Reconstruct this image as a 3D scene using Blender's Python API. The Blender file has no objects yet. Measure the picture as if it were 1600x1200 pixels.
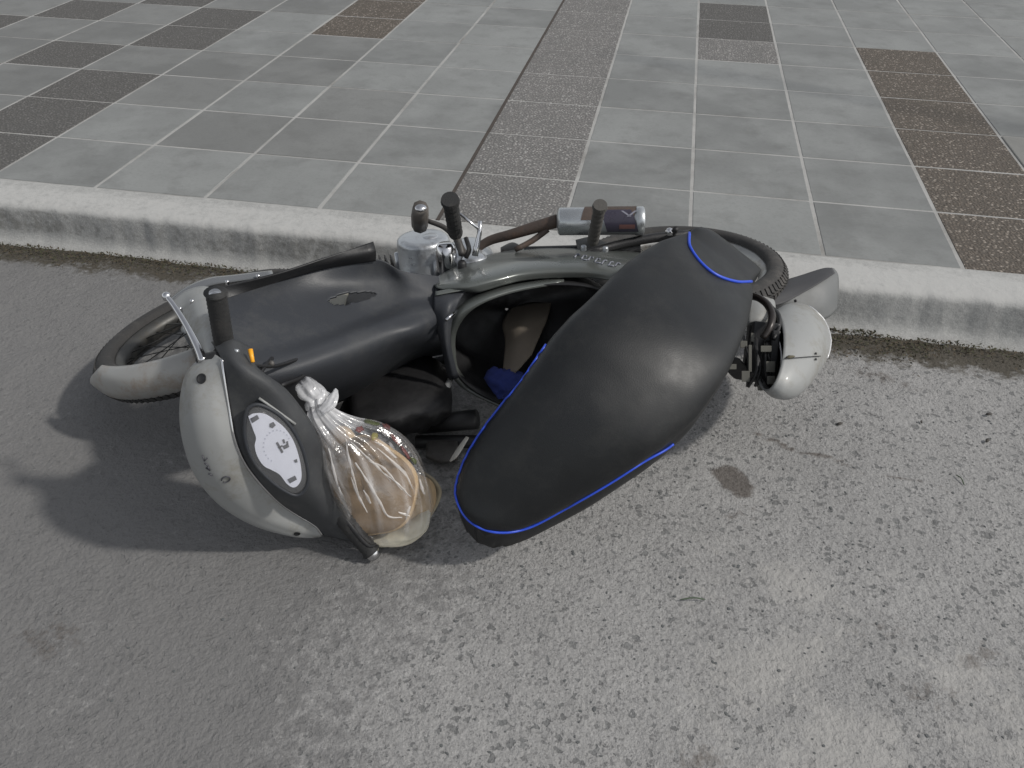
import bpy, bmesh, math, random
import numpy as np
from mathutils import Vector, Matrix, noise
from mathutils.bvhtree import BVHTree
random.seed(7)
rad = math.radians
S = bpy.context.scene
COL = S.collection

# ------------------------------------------------------------------ camera, sky, sun, exposure
CF = 1354.41            # focal length in pixels of a 1600 px wide frame
CP, CR_, CY_ = 0.6347770, 0.01614968, 0.17119333
CC = Vector((-0.12204, -2.46965, 1.35845))
fwd = Vector((-math.sin(CY_)*math.cos(CP), math.cos(CY_)*math.cos(CP), -math.sin(CP)))
r0 = Vector((math.cos(CY_), math.sin(CY_), 0)); u0 = r0.cross(fwd)
rgt = r0*math.cos(CR_) + u0*math.sin(CR_); upv = -r0*math.sin(CR_) + u0*math.cos(CR_)
cd = bpy.data.cameras.new('camera'); cam = bpy.data.objects.new('camera', cd); COL.objects.link(cam)
cam.matrix_world = Matrix(((rgt.x, upv.x, -fwd.x, CC.x), (rgt.y, upv.y, -fwd.y, CC.y), (rgt.z, upv.z, -fwd.z, CC.z), (0, 0, 0, 1)))
cd.sensor_width = 36; cd.lens = CF/1600*36; cd.clip_start = .05; cd.clip_end = 500
cd.dof.use_dof = False
S.camera = cam

SUN_DIR = Vector((1.0, -0.10, 0.95)).normalized()      # towards the sun
w = bpy.data.worlds.new('World'); S.world = w; w.use_nodes = True
nt = w.node_tree; bg = nt.nodes['Background']
sky = nt.nodes.new('ShaderNodeTexSky'); sky.sky_type = 'NISHITA'; sky.sun_disc = False
sky.sun_elevation = math.asin(SUN_DIR.z); sky.sun_rotation = math.atan2(SUN_DIR.x, SUN_DIR.y)
hs = nt.nodes.new('ShaderNodeHueSaturation'); hs.inputs['Saturation'].default_value = 0.22
nt.links.new(sky.outputs[0], hs.inputs['Color']); nt.links.new(hs.outputs[0], bg.inputs[0])
bg.inputs[1].default_value = 0.15
sd = bpy.data.lights.new('sun', 'SUN'); sd.energy = 2.6; sd.angle = rad(3); sd.color = (1, .96, .90)
so = bpy.data.objects.new('sun', sd); COL.objects.link(so)
so.rotation_euler = SUN_DIR.to_track_quat('Z', 'Y').to_euler()
vs = S.view_settings; vs.view_transform = 'Standard'; vs.look = 'None'; vs.gamma = 1; vs.use_curve_mapping = False
vs.exposure = -0.12

# ------------------------------------------------------------------ helpers
def ray(px, py): return fwd + rgt*((px-800)/CF) + upv*((600-py)/CF)
def W(px, py, z):
    d = ray(px, py); return CC + d*((z-CC.z)/d.z)
BO = Vector((-.03, -.30, .19)); BF = Vector((-.894, -.447, 0)).normalized()
BR = Vector((-.07, .10, .99)).normalized()            # the bike's right side, lying up
BF = (BF - BR*BF.dot(BR)).normalized(); BU = BR.cross(BF)   # the bike's own "up", lying towards the viewer
def B(px, py, r):
    d = ray(px, py); q = BO + BR*r
    return CC + d*((q-CC).dot(BR)/d.dot(BR))
def P3(p):
    """(px, py, z) -> world, Vector stays"""
    return p if isinstance(p, Vector) else W(*p)

MATS = {}
def mat(name, col, rough=.5, metal=0., bump=0., bscale=60, var=0., vscale=8, spec=.5, dirt=None, dirt_amt=.4, dscale=6, coat=0., alpha=1):
    m = bpy.data.materials.new(name); m.use_nodes = True; n = m.node_tree; b = n.nodes['Principled BSDF']
    b.inputs['Roughness'].default_value = rough; b.inputs['Metallic'].default_value = metal
    b.inputs['Specular IOR Level'].default_value = spec; b.inputs['Coat Weight'].default_value = coat
    c4 = (*col, 1); b.inputs['Base Color'].default_value = c4
    tc = n.nodes.new('ShaderNodeTexCoord')
    src = None
    if var or dirt:
        nz = n.nodes.new('ShaderNodeTexNoise'); nz.inputs['Scale'].default_value = vscale; nz.inputs['Detail'].default_value = 8
        nz.inputs['Roughness'].default_value = .65
        n.links.new(tc.outputs['Object'], nz.inputs['Vector'])
        mx = n.nodes.new('ShaderNodeMix'); mx.data_type = 'RGBA'
        mx.inputs[6].default_value = (*[c*(1-var) for c in col], 1); mx.inputs[7].default_value = (*[min(1, c*(1+var)) for c in col], 1)
        n.links.new(nz.outputs[0], mx.inputs[0]); src = mx.outputs[2]
        mr = n.nodes.new('ShaderNodeMapRange'); mr.inputs[3].default_value = max(.02, rough-.1); mr.inputs[4].default_value = min(1, rough+.15)
        mr.inputs[1].default_value = .3; mr.inputs[2].default_value = .7
        n.links.new(nz.outputs[0], mr.inputs[0]); n.links.new(mr.outputs[0], b.inputs['Roughness'])
        if dirt:
            nd = n.nodes.new('ShaderNodeTexNoise'); nd.inputs['Scale'].default_value = dscale; nd.inputs['Detail'].default_value = 10; nd.inputs['Roughness'].default_value = .75
            n.links.new(tc.outputs['Object'], nd.inputs['Vector'])
            rp = n.nodes.new('ShaderNodeMapRange'); rp.inputs[1].default_value = .5; rp.inputs[2].default_value = .68; rp.inputs[4].default_value = dirt_amt
            n.links.new(nd.outputs[0], rp.inputs[0])
            m2 = n.nodes.new('ShaderNodeMix'); m2.data_type = 'RGBA'; m2.inputs[7].default_value = (*dirt, 1)
            n.links.new(rp.outputs[0], m2.inputs[0]); n.links.new(src, m2.inputs[6]); src = m2.outputs[2]
        n.links.new(src, b.inputs['Base Color'])
    if bump:
        nb = n.nodes.new('ShaderNodeTexNoise'); nb.inputs['Scale'].default_value = bscale; nb.inputs['Detail'].default_value = 4
        n.links.new(tc.outputs['Object'], nb.inputs['Vector'])
        bp = n.nodes.new('ShaderNodeBump'); bp.inputs['Strength'].default_value = bump; bp.inputs['Distance'].default_value = .002
        n.links.new(nb.outputs[0], bp.inputs['Height']); n.links.new(bp.outputs[0], b.inputs['Normal'])
    MATS[name] = m; return m

ORG = {}
def setp(o, label=None, cat=None, group=None, kind=None):
    if label: o['label'] = label
    if cat: o['category'] = cat
    if group: o['group'] = group
    if kind: o['kind'] = kind
    return o
def thing(name, loc, label, cat, group=None):
    o = bpy.data.objects.new(name, None); COL.objects.link(o); o.location = loc; o.empty_display_size = .05
    ORG[o.name] = Vector(loc); return setp(o, label, cat, group)
def mk(name, V, F, m, parent=None, smooth=True, solid=0., off=-1., bevel=0., sub=0, **pr):
    V = [Vector(v) for v in V]
    c = Vector((0, 0, 0))
    for v in V: c += v
    c /= len(V)
    me = bpy.data.meshes.new(name); me.from_pydata([tuple(v-c) for v in V], [], F)
    me.validate()
    bm = bmesh.new(); bm.from_mesh(me); bmesh.ops.recalc_face_normals(bm, faces=bm.faces); bm.to_mesh(me); bm.free()
    me.polygons.foreach_set('use_smooth', [smooth]*len(me.polygons))
    for mm in (m if isinstance(m, (list, tuple)) else [m]): me.materials.append(mm)
    o = bpy.data.objects.new(name, me); COL.objects.link(o)
    ORG[o.name] = c
    if parent is not None:
        o.parent = parent; o.location = c - ORG[parent.name]
    else: o.location = c
    if solid:
        s = o.modifiers.new('solid', 'SOLIDIFY'); s.thickness = solid; s.offset = off
    if bevel:
        b = o.modifiers.new('bevel', 'BEVEL'); b.width = bevel; b.segments = 2; b.limit_method = 'ANGLE'; b.angle_limit = rad(40)
    if sub:
        b = o.modifiers.new('sub', 'SUBSURF'); b.levels = b.render_levels = sub
    return setp(o, **pr)
def catmull(pts, n):
    pts = [Vector(p) for p in pts]
    if len(pts) == 2: return [pts[0].lerp(pts[1], i/n) for i in range(n+1)]
    out = []; L = len(pts)
    for i in range(L-1):
        p0 = pts[i-1] if i else pts[0]*2-pts[1]; p1 = pts[i]; p2 = pts[i+1]; p3 = pts[i+2] if i+2 < L else p2*2-p1
        for k in range(n):
            t = k/n
            out.append(.5*((2*p1)+(p2-p0)*t+(2*p0-5*p1+4*p2-p3)*t*t+(3*p1-p0-3*p2+p3)*t**3))
    out.append(pts[-1]); return out
def sheet_vf(rows, nu=6, nv=6):
    rows = [catmull([P3(p) for p in r], nu) for r in rows]
    cols = [catmull([r[j] for r in rows], nv) for j in range(len(rows[0]))]
    nr = len(cols[0]); nc = len(cols)
    V = [cols[j][i] for i in range(nr) for j in range(nc)]
    F = [(i*nc+j, i*nc+j+1, (i+1)*nc+j+1, (i+1)*nc+j) for i in range(nr-1) for j in range(nc-1)]
    return V, F, nr, nc
def sheet(name, rows, m, parent=None, th=.004, nu=6, nv=6, hole=None, **k):
    V, F, nr, nc = sheet_vf(rows, nu, nv)
    if hole:
        F = [f for f in F if not hole(sum((V[i] for i in f), Vector())/4)]
    # the shell's thickness goes away from the viewer
    return mk(name, V, F, m, parent, solid=th, off=0, **k)
def frames(pts):
    T = []
    for i in range(len(pts)):
        t = pts[min(i+1, len(pts)-1)]-pts[max(i-1, 0)]
        T.append(t.normalized() if t.length > 1e-9 else Vector((0, 0, 1)))
    a = Vector((0, 0, 1)) if abs(T[0].z) < .9 else Vector((1, 0, 0))
    N = [(a-T[0]*a.dot(T[0])).normalized()]
    for t in T[1:]:
        q = N[-1]-t*N[-1].dot(t); N.append(q.normalized())
    return T, N
def tube_vf(pts, rr, n=10, cap=True, base=0):
    T, N = frames(pts); V = []; F = []
    L = len(pts)
    if not isinstance(rr, (list, tuple)): rr = [rr]*L
    for i in range(L):
        bn = T[i].cross(N[i])
        for k in range(n):
            a = 2*math.pi*k/n
            V.append(pts[i]+(N[i]*math.cos(a)+bn*math.sin(a))*rr[i])
    for i in range(L-1):
        for k in range(n):
            F.append((base+i*n+k, base+i*n+(k+1) % n, base+(i+1)*n+(k+1) % n, base+(i+1)*n+k))
    if cap: F += [tuple(base+k for k in range(n)), tuple(base+(L-1)*n+k for k in range(n))]
    return V, F
def tube(name, pts, r, m, parent=None, n=12, sm=0, cap=True, **k):
    pts = [P3(p) for p in pts]
    if sm:
        L = len(pts); o = catmull(pts, sm)
        if isinstance(r, (list, tuple)):
            rr = []
            for i in range(len(o)):
                t = i/sm; a = min(int(t), L-2); rr.append(r[a]+(r[a+1]-r[a])*(t-a))
            r = rr
        pts = o
    V, F = tube_vf(pts, r, n, cap)
    return mk(name, V, F, m, parent, **k)
class Acc:
    def __init__(s): s.V = []; s.F = []
    def add(s, V, F):
        b = len(s.V); s.V += list(V); s.F += [tuple(i+b for i in f) for f in F]; return s
    def tube(s, pts, r, n=8):
        V, F = tube_vf([P3(p) for p in pts], r, n); return s.add(V, F)
    def box(s, c, x, y, z):
        V = [c+x*a+y*b+z*d for a in(-1, 1) for b in(-1, 1) for d in(-1, 1)]
        return s.add(V, [(0, 1, 3, 2), (4, 6, 7, 5), (0, 4, 5, 1), (2, 3, 7, 6), (0, 2, 6, 4), (1, 5, 7, 3)])
    def build(s, name, m, parent=None, **k): return mk(name, s.V, s.F, m, parent, **k)
def lathe(name, c, axis, prof, m, parent=None, n=40, **k):
    """prof: (radius, height along axis)"""
    a = Vector(axis).normalized(); e = a.orthogonal().normalized(); g = a.cross(e); V = []; F = []
    for (r_, h) in prof:
        for k_ in range(n):
            t = 2*math.pi*k_/n; V.append(Vector(c)+a*h+(e*math.cos(t)+g*math.sin(t))*max(r_, 1e-5))
    L = len(prof)
    for i in range(L-1):
        for k_ in range(n): F.append((i*n+k_, i*n+(k_+1) % n, (i+1)*n+(k_+1) % n, (i+1)*n+k_))
    return mk(name, V, F, m, parent, **k)
def stations(st, sm=4):
    """(Lx,Ly,Rx,Ry,z, front, back) -> smooth centre/half width/thickness list"""
    A = [(W(s[0], s[1], s[4]), W(s[2], s[3], s[4] if len(s) < 8 else s[7]), s[5], s[6]) for s in st]
    Ls = catmull([a[0] for a in A], sm); Rs = catmull([a[1] for a in A], sm)
    th = catmull([Vector((a[2], a[3], 0)) for a in A], sm)
    C = [(l+r)/2 for l, r in zip(Ls, Rs)]; out = []
    for i in range(len(C)):
        ax = C[min(i+1, len(C)-1)]-C[max(i-1, 0)]; wv = (Rs[i]-Ls[i])/2
        nn = wv.cross(ax); nn.normalize()
        if nn.dot(CC-C[i]) < 0: nn = -nn
        out.append((C[i], wv, nn, th[i].x, th[i].y))
    return out
def loft(name, st, m, parent=None, n=28, sm=4, caps=(True, True), fn=None, ex=1., **k):
    V = []; F = []; Q = stations(st, sm)
    for i, (c, wv, nn, tf, tb) in enumerate(Q):
        for j in range(n):
            a = 2*math.pi*j/n; ca, sa = math.cos(a), math.sin(a)
            x = math.copysign(abs(ca)**ex, ca); y = math.copysign(abs(sa)**ex, sa)
            g = fn(i/(len(Q)-1), a) if fn else 1
            V.append(c+wv*x*g+nn*(y*(tf if y > 0 else tb)*g))
    L = len(Q)
    for i in range(L-1):
        for j in range(n): F.append((i*n+j, i*n+(j+1) % n, (i+1)*n+(j+1) % n, (i+1)*n+j))
    if caps[0]: F.append(tuple(range(n)))
    if caps[1]: F.append(tuple((L-1)*n+j for j in range(n)))
    return mk(name, V, F, m, parent, **k)
def fbm(x, y, z=0., o=4):
    return noise.fractal(Vector((x, y, z)), 1., 2., o)

# ------------------------------------------------------------------ ground: road, kerb, pavement
KH = .13
def attr_mat(name, base, layers, rough, voro=None, bumps=()):
    """base colour with noise; layers: (attribute, colour)"""
    m = bpy.data.materials.new(name); m.use_nodes = True; n = m.node_tree; b = n.nodes['Principled BSDF']
    tc = n.nodes.new('ShaderNodeTexCoord'); L = n.links.new
    def nz(sc, det=6, ro=.6):
        q = n.nodes.new('ShaderNodeTexNoise'); q.inputs['Scale'].default_value = sc; q.inputs['Detail'].default_value = det; q.inputs['Roughness'].default_value = ro
        L(tc.outputs['Object'], q.inputs['Vector']); return q.outputs[0]
    def mix(f, a, c, amt=1.):
        q = n.nodes.new('ShaderNodeMix'); q.data_type = 'RGBA'
        if amt != 1.:
            mm = n.nodes.new('ShaderNodeMath'); mm.operation = 'MULTIPLY'; mm.inputs[1].default_value = amt; L(f, mm.inputs[0]); f = mm.outputs[0]
        L(f, q.inputs[0])
        for s, v in ((6, a), (7, c)):
            if isinstance(v, tuple): q.inputs[s].default_value = (*v, 1)
            else: L(v, q.inputs[s])
        return q.outputs[2]
    def rng(f, a, c, lo=0., hi=1.):
        q = n.nodes.new('ShaderNodeMapRange'); q.inputs[1].default_value = a; q.inputs[2].default_value = c; q.inputs[3].default_value = lo; q.inputs[4].default_value = hi; L(f, q.inputs[0]); return q.outputs[0]
    col = mix(rng(nz(2.2, 8, .7), .3, .7), tuple(c*.86 for c in base), tuple(c*1.14 for c in base))
    col = mix(rng(nz(45, 5, .7), .35, .7), col, tuple(c*.72 for c in base), .55)
    col = mix(rng(nz(230, 3, .7), .45, .75), col, tuple(c*1.55 for c in base), .55)
    hgt = None
    if voro:
        for sc, lim, cc, amt in voro:
            v = n.nodes.new('ShaderNodeTexVoronoi'); v.inputs['Scale'].default_value = sc; v.inputs['Randomness'].default_value = 1
            wv = n.nodes.new('ShaderNodeVectorMath'); wv.operation = 'ADD'
            nn = n.nodes.new('ShaderNodeTexNoise'); nn.inputs['Scale'].default_value = sc*1.3; L(tc.outputs['Object'], nn.inputs['Vector'])
            sc_ = n.nodes.new('ShaderNodeVectorMath'); sc_.operation = 'SCALE'; sc_.inputs[3].default_value = 1.5/sc; L(nn.outputs[1], sc_.inputs[0])
            L(tc.outputs['Object'], wv.inputs[0]); L(sc_.outputs[0], wv.inputs[1]); L(wv.outputs[0], v.inputs['Vector'])
            sp = n.nodes.new('ShaderNodeSeparateColor'); L(v.outputs['Color'], sp.inputs[0])
            # size of each stone from its cell's random value
            mm = n.nodes.new('ShaderNodeMath'); mm.operation = 'SUBTRACT'; L(rng(sp.outputs[0], .25, 1., 0., lim), mm.inputs[0]); L(v.outputs['Distance'], mm.inputs[1])
            f = rng(mm.outputs[0], 0., .06)
            col = mix(f, col, mix(sp.outputs[1], tuple(c*.6 for c in cc), cc), amt)
            hgt = f if hgt is None else hgt
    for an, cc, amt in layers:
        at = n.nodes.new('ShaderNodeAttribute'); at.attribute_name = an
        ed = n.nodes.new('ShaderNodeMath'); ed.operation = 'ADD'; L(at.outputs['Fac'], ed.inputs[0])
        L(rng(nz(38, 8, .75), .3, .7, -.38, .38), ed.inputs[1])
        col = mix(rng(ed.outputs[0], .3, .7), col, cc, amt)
    L(col, b.inputs['Base Color']); b.inputs['Roughness'].default_value = rough; b.inputs['Specular IOR Level'].default_value = .3
    prev = None
    for sc, st, di in bumps:
        bp = n.nodes.new('ShaderNodeBump'); bp.inputs['Strength'].default_value = st; bp.inputs['Distance'].default_value = di
        L(nz(sc, 4, .6), bp.inputs['Height'])
        if prev: L(prev, bp.inputs['Normal'])
        prev = bp.outputs[0]
    if hgt is not None:
        bp = n.nodes.new('ShaderNodeBump'); bp.inputs['Strength'].default_value = .6; bp.inputs['Distance'].default_value = .0015; bp.invert = True
        L(hgt, bp.inputs['Height']); L(prev, bp.inputs['Normal']); prev = bp.outputs[0]
    if prev: L(prev, b.inputs['Normal'])
    MATS[name] = m; return m

M_ROAD = attr_mat('asphalt', (.282, .278, .272), [('dust', (.34, .332, .318), .8), ('left_falloff', (.150, .148, .146), .85), ('moss', (.062, .054, .040), .92), ('stain', (.085, .072, .062), .8), ('chalk', (.42, .41, .39), .7)],
                  .85, voro=[(50, .46, (.13, .135, .135), .62), (95, .50, (.14, .14, .14), .55), (210, .5, (.14, .14, .14), .5)], bumps=[(55, .6, .006), (110, .7, .004), (320, .5, .0015)])
def ell(p, c, a, bb, ang, soft=.35):
    dx, dy = p[0]-c[0], p[1]-c[1]; ca, sa = math.cos(ang), math.sin(ang)
    u = (dx*ca+dy*sa)/a; v = (-dx*sa+dy*ca)/bb; d = math.sqrt(u*u+v*v)
    return max(0., min(1., (1+soft-d)/(2*soft)))
def seg(p, a, b, wd):
    a = Vector(a[:2]); b = Vector(b[:2]); q = Vector(p[:2]); t = max(0, min(1, (q-a).dot(b-a)/(b-a).length_squared))
    return max(0., 1-(q-(a+(b-a)*t)).length/wd)
def build_road():
    st = .0125
    xs = list(np.arange(-2.9, 1.7, st)); ys = list(np.arange(-2.15, -.10, st))
    xs = [-60, -20, -8, -4]+xs+[2.5, 6, 20, 60]; ys = [-60, -20, -8, -3.5]+ys+[-.09]
    s1 = W(1145, 748, 0); s2 = W(60, 1000, 0); s3 = W(1160, 800, 0); s4 = W(1450, 1080, 0); d1 = W(1400, 1110, 0); d2 = W(1300, 1030, 0)
    s5 = W(1540, 1030, 0); s6 = W(1370, 985, 0); s7 = W(1100, 1190, 0); d3 = W(1200, 1130, 0)
    t0, t1, t2 = W(1075, 655, 0), W(1180, 682, 0), W(1335, 730, 0)
    n = len(xs); V = []; A = {k: [] for k in('dust', 'left_falloff', 'moss', 'stain', 'chalk')}
    for y in ys:
        for x in xs:
            near = -2.9 < x < 1.7 and y > -2.15
            z = 0.
            if near:
                z = .006*fbm(x*2, y*2)+.0022*fbm(x*14, y*14, 3)
                g = (y+.17-.015*fbm(x*4, 1.3)+.01)
                z += .006*max(0, 1+(y+.16)/.10) if y > -.26 else 0
            V.append((x, y, z-.002))
            q = (x+.03*fbm(x*9, y*9, 5), y+.03*fbm(x*9, y*9, 9))
            mw = .125+.05*fbm(x*2.3, 2.2)+(.03 if x < -.9 else 0)+(.035 if x > .28 else 0)+.035*fbm(x*11, y*13)
            A['moss'].append(max(0, min(1, .5+(y+.165+mw)/.05*.5))*(.45 if -.9 < x < .28 else .85+.3*fbm(x*6, y*9, 3)))
            A['stain'].append(max(ell(q, s1, .035, .06, .6), .45*ell(q, s2, .06, .045, .3, .6), .4*ell(q, s3, .05, .025, .2, .7), .42*ell(q, s4, .07, .03, .2, .6),
                                  .55*ell(q, s5, .05, .025, .3, .6), .4*ell(q, s6, .05, .03, .2, .6), .5*ell(q, s7, .05, .03, 0, .6), .75*seg(q, t1, t2, .014), .6*seg(q, t2, W(1490, 772, 0), .010), .42*ell(q, W(1380, 590, 0), .12, .035, -.3, .6)))
            A['dust'].append(max(0, min(1, 1.0*max(ell(q, d1, .34, .17, .25, .7), ell(q, d2, .07, .05, 0, .5), .8*ell(q, d3, .10, .07, .2, .6), .55*ell(q, W(1150, 900, 0), .5, .12, .1, .7))*(.65+.9*fbm(x*6, y*6, 1))+(.22*fbm(x*3, y*3, 4) if x > -.3 else 0))))  # dust patches, spread wider to paint in the brighter right side
            A['left_falloff'].append(max(0, min(1, (1.0 if x < -.75 else 1-(x+.75)/.5)*.9+.3*fbm(x*2.5, y*2.5, 8))))  # lamp falloff put into the colour: road darkens towards the left
            A['chalk'].append(.75*seg(q, t0, W(1120, 662, 0), .012)*(.6+fbm(x*50, y*50))+.5*ell(q, W(1230, 1075, 0), .012, .05, .1, .5)+.45*ell(q, W(1460, 1035, 0), .07, .012, .2, .5))
    F = [(j*n+i, j*n+i+1, (j+1)*n+i+1, (j+1)*n+i) for j in range(len(ys)-1) for i in range(n-1)]
    me = bpy.data.meshes.new('road'); me.from_pydata(V, [], F); me.polygons.foreach_set('use_smooth', [True]*len(F))
    for k, v in A.items():
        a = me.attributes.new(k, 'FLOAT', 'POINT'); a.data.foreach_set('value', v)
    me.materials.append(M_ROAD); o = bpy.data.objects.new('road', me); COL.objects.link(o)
    setp(o, 'grey worn asphalt roadway with embedded dark stones', None, None, 'structure'); return o
road = build_road()

# stones set in the asphalt, real little lumps
def pebbles():
    a = Acc(); m = []
    base = [Vector(v) for v in ((1, 0, 0), (.4, .8, 0), (-.6, .7, 0), (-1, -.1, 0), (-.3, -.9, 0), (.7, -.7, 0))]
    for i in range(1500):
        x = random.uniform(-1.0, 1.5); y = random.uniform(-2.0, -.5)
        if random.random() > .25+.75*min(1, max(0, (x+.9)/.8)): continue
        s = random.uniform(.0018, .0052)*(1.5 if random.random() < .06 else 1); rot = random.uniform(0, 6.28); sq = random.uniform(.5, 1)
        z = .006*fbm(x*2, y*2)+.0022*fbm(x*14, y*14, 3)-.002
        ca, sa = math.cos(rot), math.sin(rot); V = []
        for b_ in base:
            k = random.uniform(.75, 1.15); q = Vector((b_.x*s*k, b_.y*s*k*sq, 0)); V.append(Vector((x+q.x*ca-q.y*sa, y+q.x*sa+q.y*ca, z-.001)))
        V += [Vector((x+(v.x-x)*.7, y+(v.y-y)*.7, z+s*.2+.0004)) for v in V[:6]]
        F = [(k, (k+1) % 6, 6+(k+1) % 6, 6+k) for k in range(6)]+[(6, 7, 8, 9, 10, 11)]
        a.add(V, F)
    a.build('embedded_stones', mat('dark_stone', (.10, .105, .105), .75, var=.5, vscale=25), None, smooth=False, label='small dark stones embedded in the surface of the asphalt road', cat='stones', kind='stuff')
pebbles()

# kerb: rough white-washed concrete edge
M_KERB = attr_mat('kerb_concrete', (.33, .33, .32), [('white', (.42, .418, .405), .95), ('grime_shade', (.15, .147, .135), .7)], .85, bumps=[(60, .5, .004), (260, .4, .0015)])
def build_kerb():
    xs = list(np.arange(-6, 5, .012)); V = []; w_ = []; g_ = []
    xs = [-60, -20]+xs+[20, 60]
    prof = [(-.001, 0, 1), (-.03, 0, 1), (-.06, 0, 1), (-.09, 0, 1), (-.12, 0, 1), (-.145, -.001, 1), (-.16, -.004, 1), (-.169, -.012, 1), (-.173, -.024, .15), (-.175, -.04, .05), (-.177, -.055, .0), (-.179, -.07, 0), (-.181, -.085, 0), (-.184, -.10, .1), (-.190, -.112, .15), (-.2, -.122, .2), (-.215, -.128, .1), (-.225, -.135, 0)]
    K = len(prof)
    for x in xs:
        e = .008*fbm(x*3, .5)+.005*fbm(x*14, 2.5)
        for k, (y, z, wh) in enumerate(prof):
            f = min(1, k/5)
            yy = y+e*f+.0015*fbm(x*30, y*60, 7)*f; zz = KH+z+.0025*fbm(x*20, y*30, 2)*f*(1 if k < 8 else .3)+(-.001 if k == 0 else 0)
            V.append((x, yy, zz))
            dust = max(0, fbm(x*6, y*20, 4))*.5
            if x > -.6: wv = wh*.78+(.25 if 8 <= k <= 12 and x > .3 else 0)  # right part of the face painted paler, as if lit
            else: wv = wh*.66  # white dimmed on the left, light falloff put into the paint
            if k <= 1: wv *= .55
            w_.append(max(0, min(1, wv+.15*fbm(x*8, y*25, 3))))
            g_.append(max(0, min(1, (.42 if x < -.6 and 8 <= k <= 12 else .10 if k >= 8 else .04)+.20*fbm(x*2.2, z*8, 6)-(.1 if x > 0 else 0))))  # some grime, plus shade painted on the left face and eased off at right
    F = [(i*K+k, i*K+k+1, (i+1)*K+k+1, (i+1)*K+k) for i in range(len(xs)-1) for k in range(K-1)]
    me = bpy.data.meshes.new('kerb'); me.from_pydata(V, [], F); me.polygons.foreach_set('use_smooth', [True]*len(F))
    for k, v in (('white', w_), ('grime_shade', g_)):
        a = me.attributes.new(k, 'FLOAT', 'POINT'); a.data.foreach_set('value', v)
    me.materials.append(M_KERB); o = bpy.data.objects.new('kerb', me); COL.objects.link(o)
    setp(o, 'white painted concrete kerb edge along the pavement', None, None, 'structure')
build_kerb()

# pavement with single tiles
M_MORTAR = mat('mortar', (.34, .337, .325), .9, bump=.6, bscale=150, var=.35, vscale=9, dirt=(.10, .09, .075), dirt_amt=.6, dscale=1.3)
def plane(name, x0, x1, y0, y1, z, m, **k):
    return mk(name, [(x0, y0, z), (x1, y0, z), (x1, y1, z), (x0, y1, z)], [(0, 1, 2, 3)], m, smooth=False, **k)
pave = mk('pavement', [(-60, 0, KH-.05), (60, 0, KH-.05), (60, 60, KH-.05), (-60, 60, KH-.05), (-60, 0, KH-.0016), (60, 0, KH-.0016), (60, 60, KH-.0016), (-60, 60, KH-.0016)],
          [(4, 5, 6, 7), (0, 1, 5, 4)], M_MORTAR, smooth=False, label='pavement bed of pale mortar under the square tiles', kind='structure')
def tile_mat(name, base, agg=None, dirt=(.10, .10, .095)):
    """one material for a kind of tile; every tile differs through its object's random number and place"""
    m = bpy.data.materials.new(name); m.use_nodes = True; n = m.node_tree; b = n.nodes['Principled BSDF']; L = n.links.new
    g = n.nodes.new('ShaderNodeNewGeometry'); oi = n.nodes.new('ShaderNodeObjectInfo')
    def nz(sc, det=6, ro=.6):
        q = n.nodes.new('ShaderNodeTexNoise'); q.inputs['Scale'].default_value = sc; q.inputs['Detail'].default_value = det; q.inputs['Roughness'].default_value = ro
        L(g.outputs['Position'], q.inputs['Vector']); return q.outputs[0]
    def rng(f, a, c, lo=0., hi=1.):
        q = n.nodes.new('ShaderNodeMapRange'); q.inputs[1].default_value = a; q.inputs[2].default_value = c; q.inputs[3].default_value = lo; q.inputs[4].default_value = hi; L(f, q.inputs[0]); return q.outputs[0]
    def mix(f, a, c):
        q = n.nodes.new('ShaderNodeMix'); q.data_type = 'RGBA'; L(f, q.inputs[0])
        for s, v in ((6, a), (7, c)):
            if isinstance(v, tuple): q.inputs[s].default_value = (*v, 1)
            else: L(v, q.inputs[s])
        return q.outputs[2]
    col = mix(oi.outputs['Random'], tuple(c*.82 for c in base), tuple(c*1.12 for c in base))
    col = mix(rng(nz(3.2, 5, .6), .42, .64, 0, .55), col, tuple(c*1.35 for c in base))
    col = mix(rng(nz(7, 8, .7), .5, .75, 0, .45), col, dirt)
    col = mix(rng(nz(90, 4, .7), .5, .8, 0, .35), col, tuple(c*.6 for c in base))
    hv = None
    if agg:
        v = n.nodes.new('ShaderNodeTexVoronoi'); v.inputs['Scale'].default_value = 95; L(g.outputs['Position'], v.inputs['Vector'])
        sp = n.nodes.new('ShaderNodeSeparateColor'); L(v.outputs['Color'], sp.inputs[0])
        st = mix(rng(sp.outputs[0], .2, .9), agg[0], agg[1]); st = mix(rng(sp.outputs[1], .8, .85), st, agg[2])
        hv = rng(v.outputs['Distance'], .2, .62, 1, 0)
        col = mix(hv, tuple(c*.7 for c in base), st)
        col = mix(rng(nz(5, 6, .7), .5, .75, 0, .5), col, dirt)
    L(col, b.inputs['Base Color']); b.inputs['Roughness'].default_value = .7 if not agg else .8; b.inputs['Specular IOR Level'].default_value = .35
    bp = n.nodes.new('ShaderNodeBump'); bp.inputs['Strength'].default_value = .5; bp.inputs['Distance'].default_value = .0012; L(nz(120, 4, .6), bp.inputs['Height'])
    if hv:
        b2 = n.nodes.new('ShaderNodeBump'); b2.inputs['Strength'].default_value = .8; b2.inputs['Distance'].default_value = .003; L(hv, b2.inputs['Height']); L(bp.outputs[0], b2.inputs['Normal']); bp = b2
    L(bp.outputs[0], b.inputs['Normal']); return m
T_GREY = tile_mat('tile_grey', (.198, .204, .199)); T_DARK = tile_mat('tile_dark', (.162, .165, .160))
T_AGG = tile_mat('tile_aggregate', (.20, .195, .188), ((.17, .16, .155), (.29, .28, .265), (.38, .37, .355)))
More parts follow.
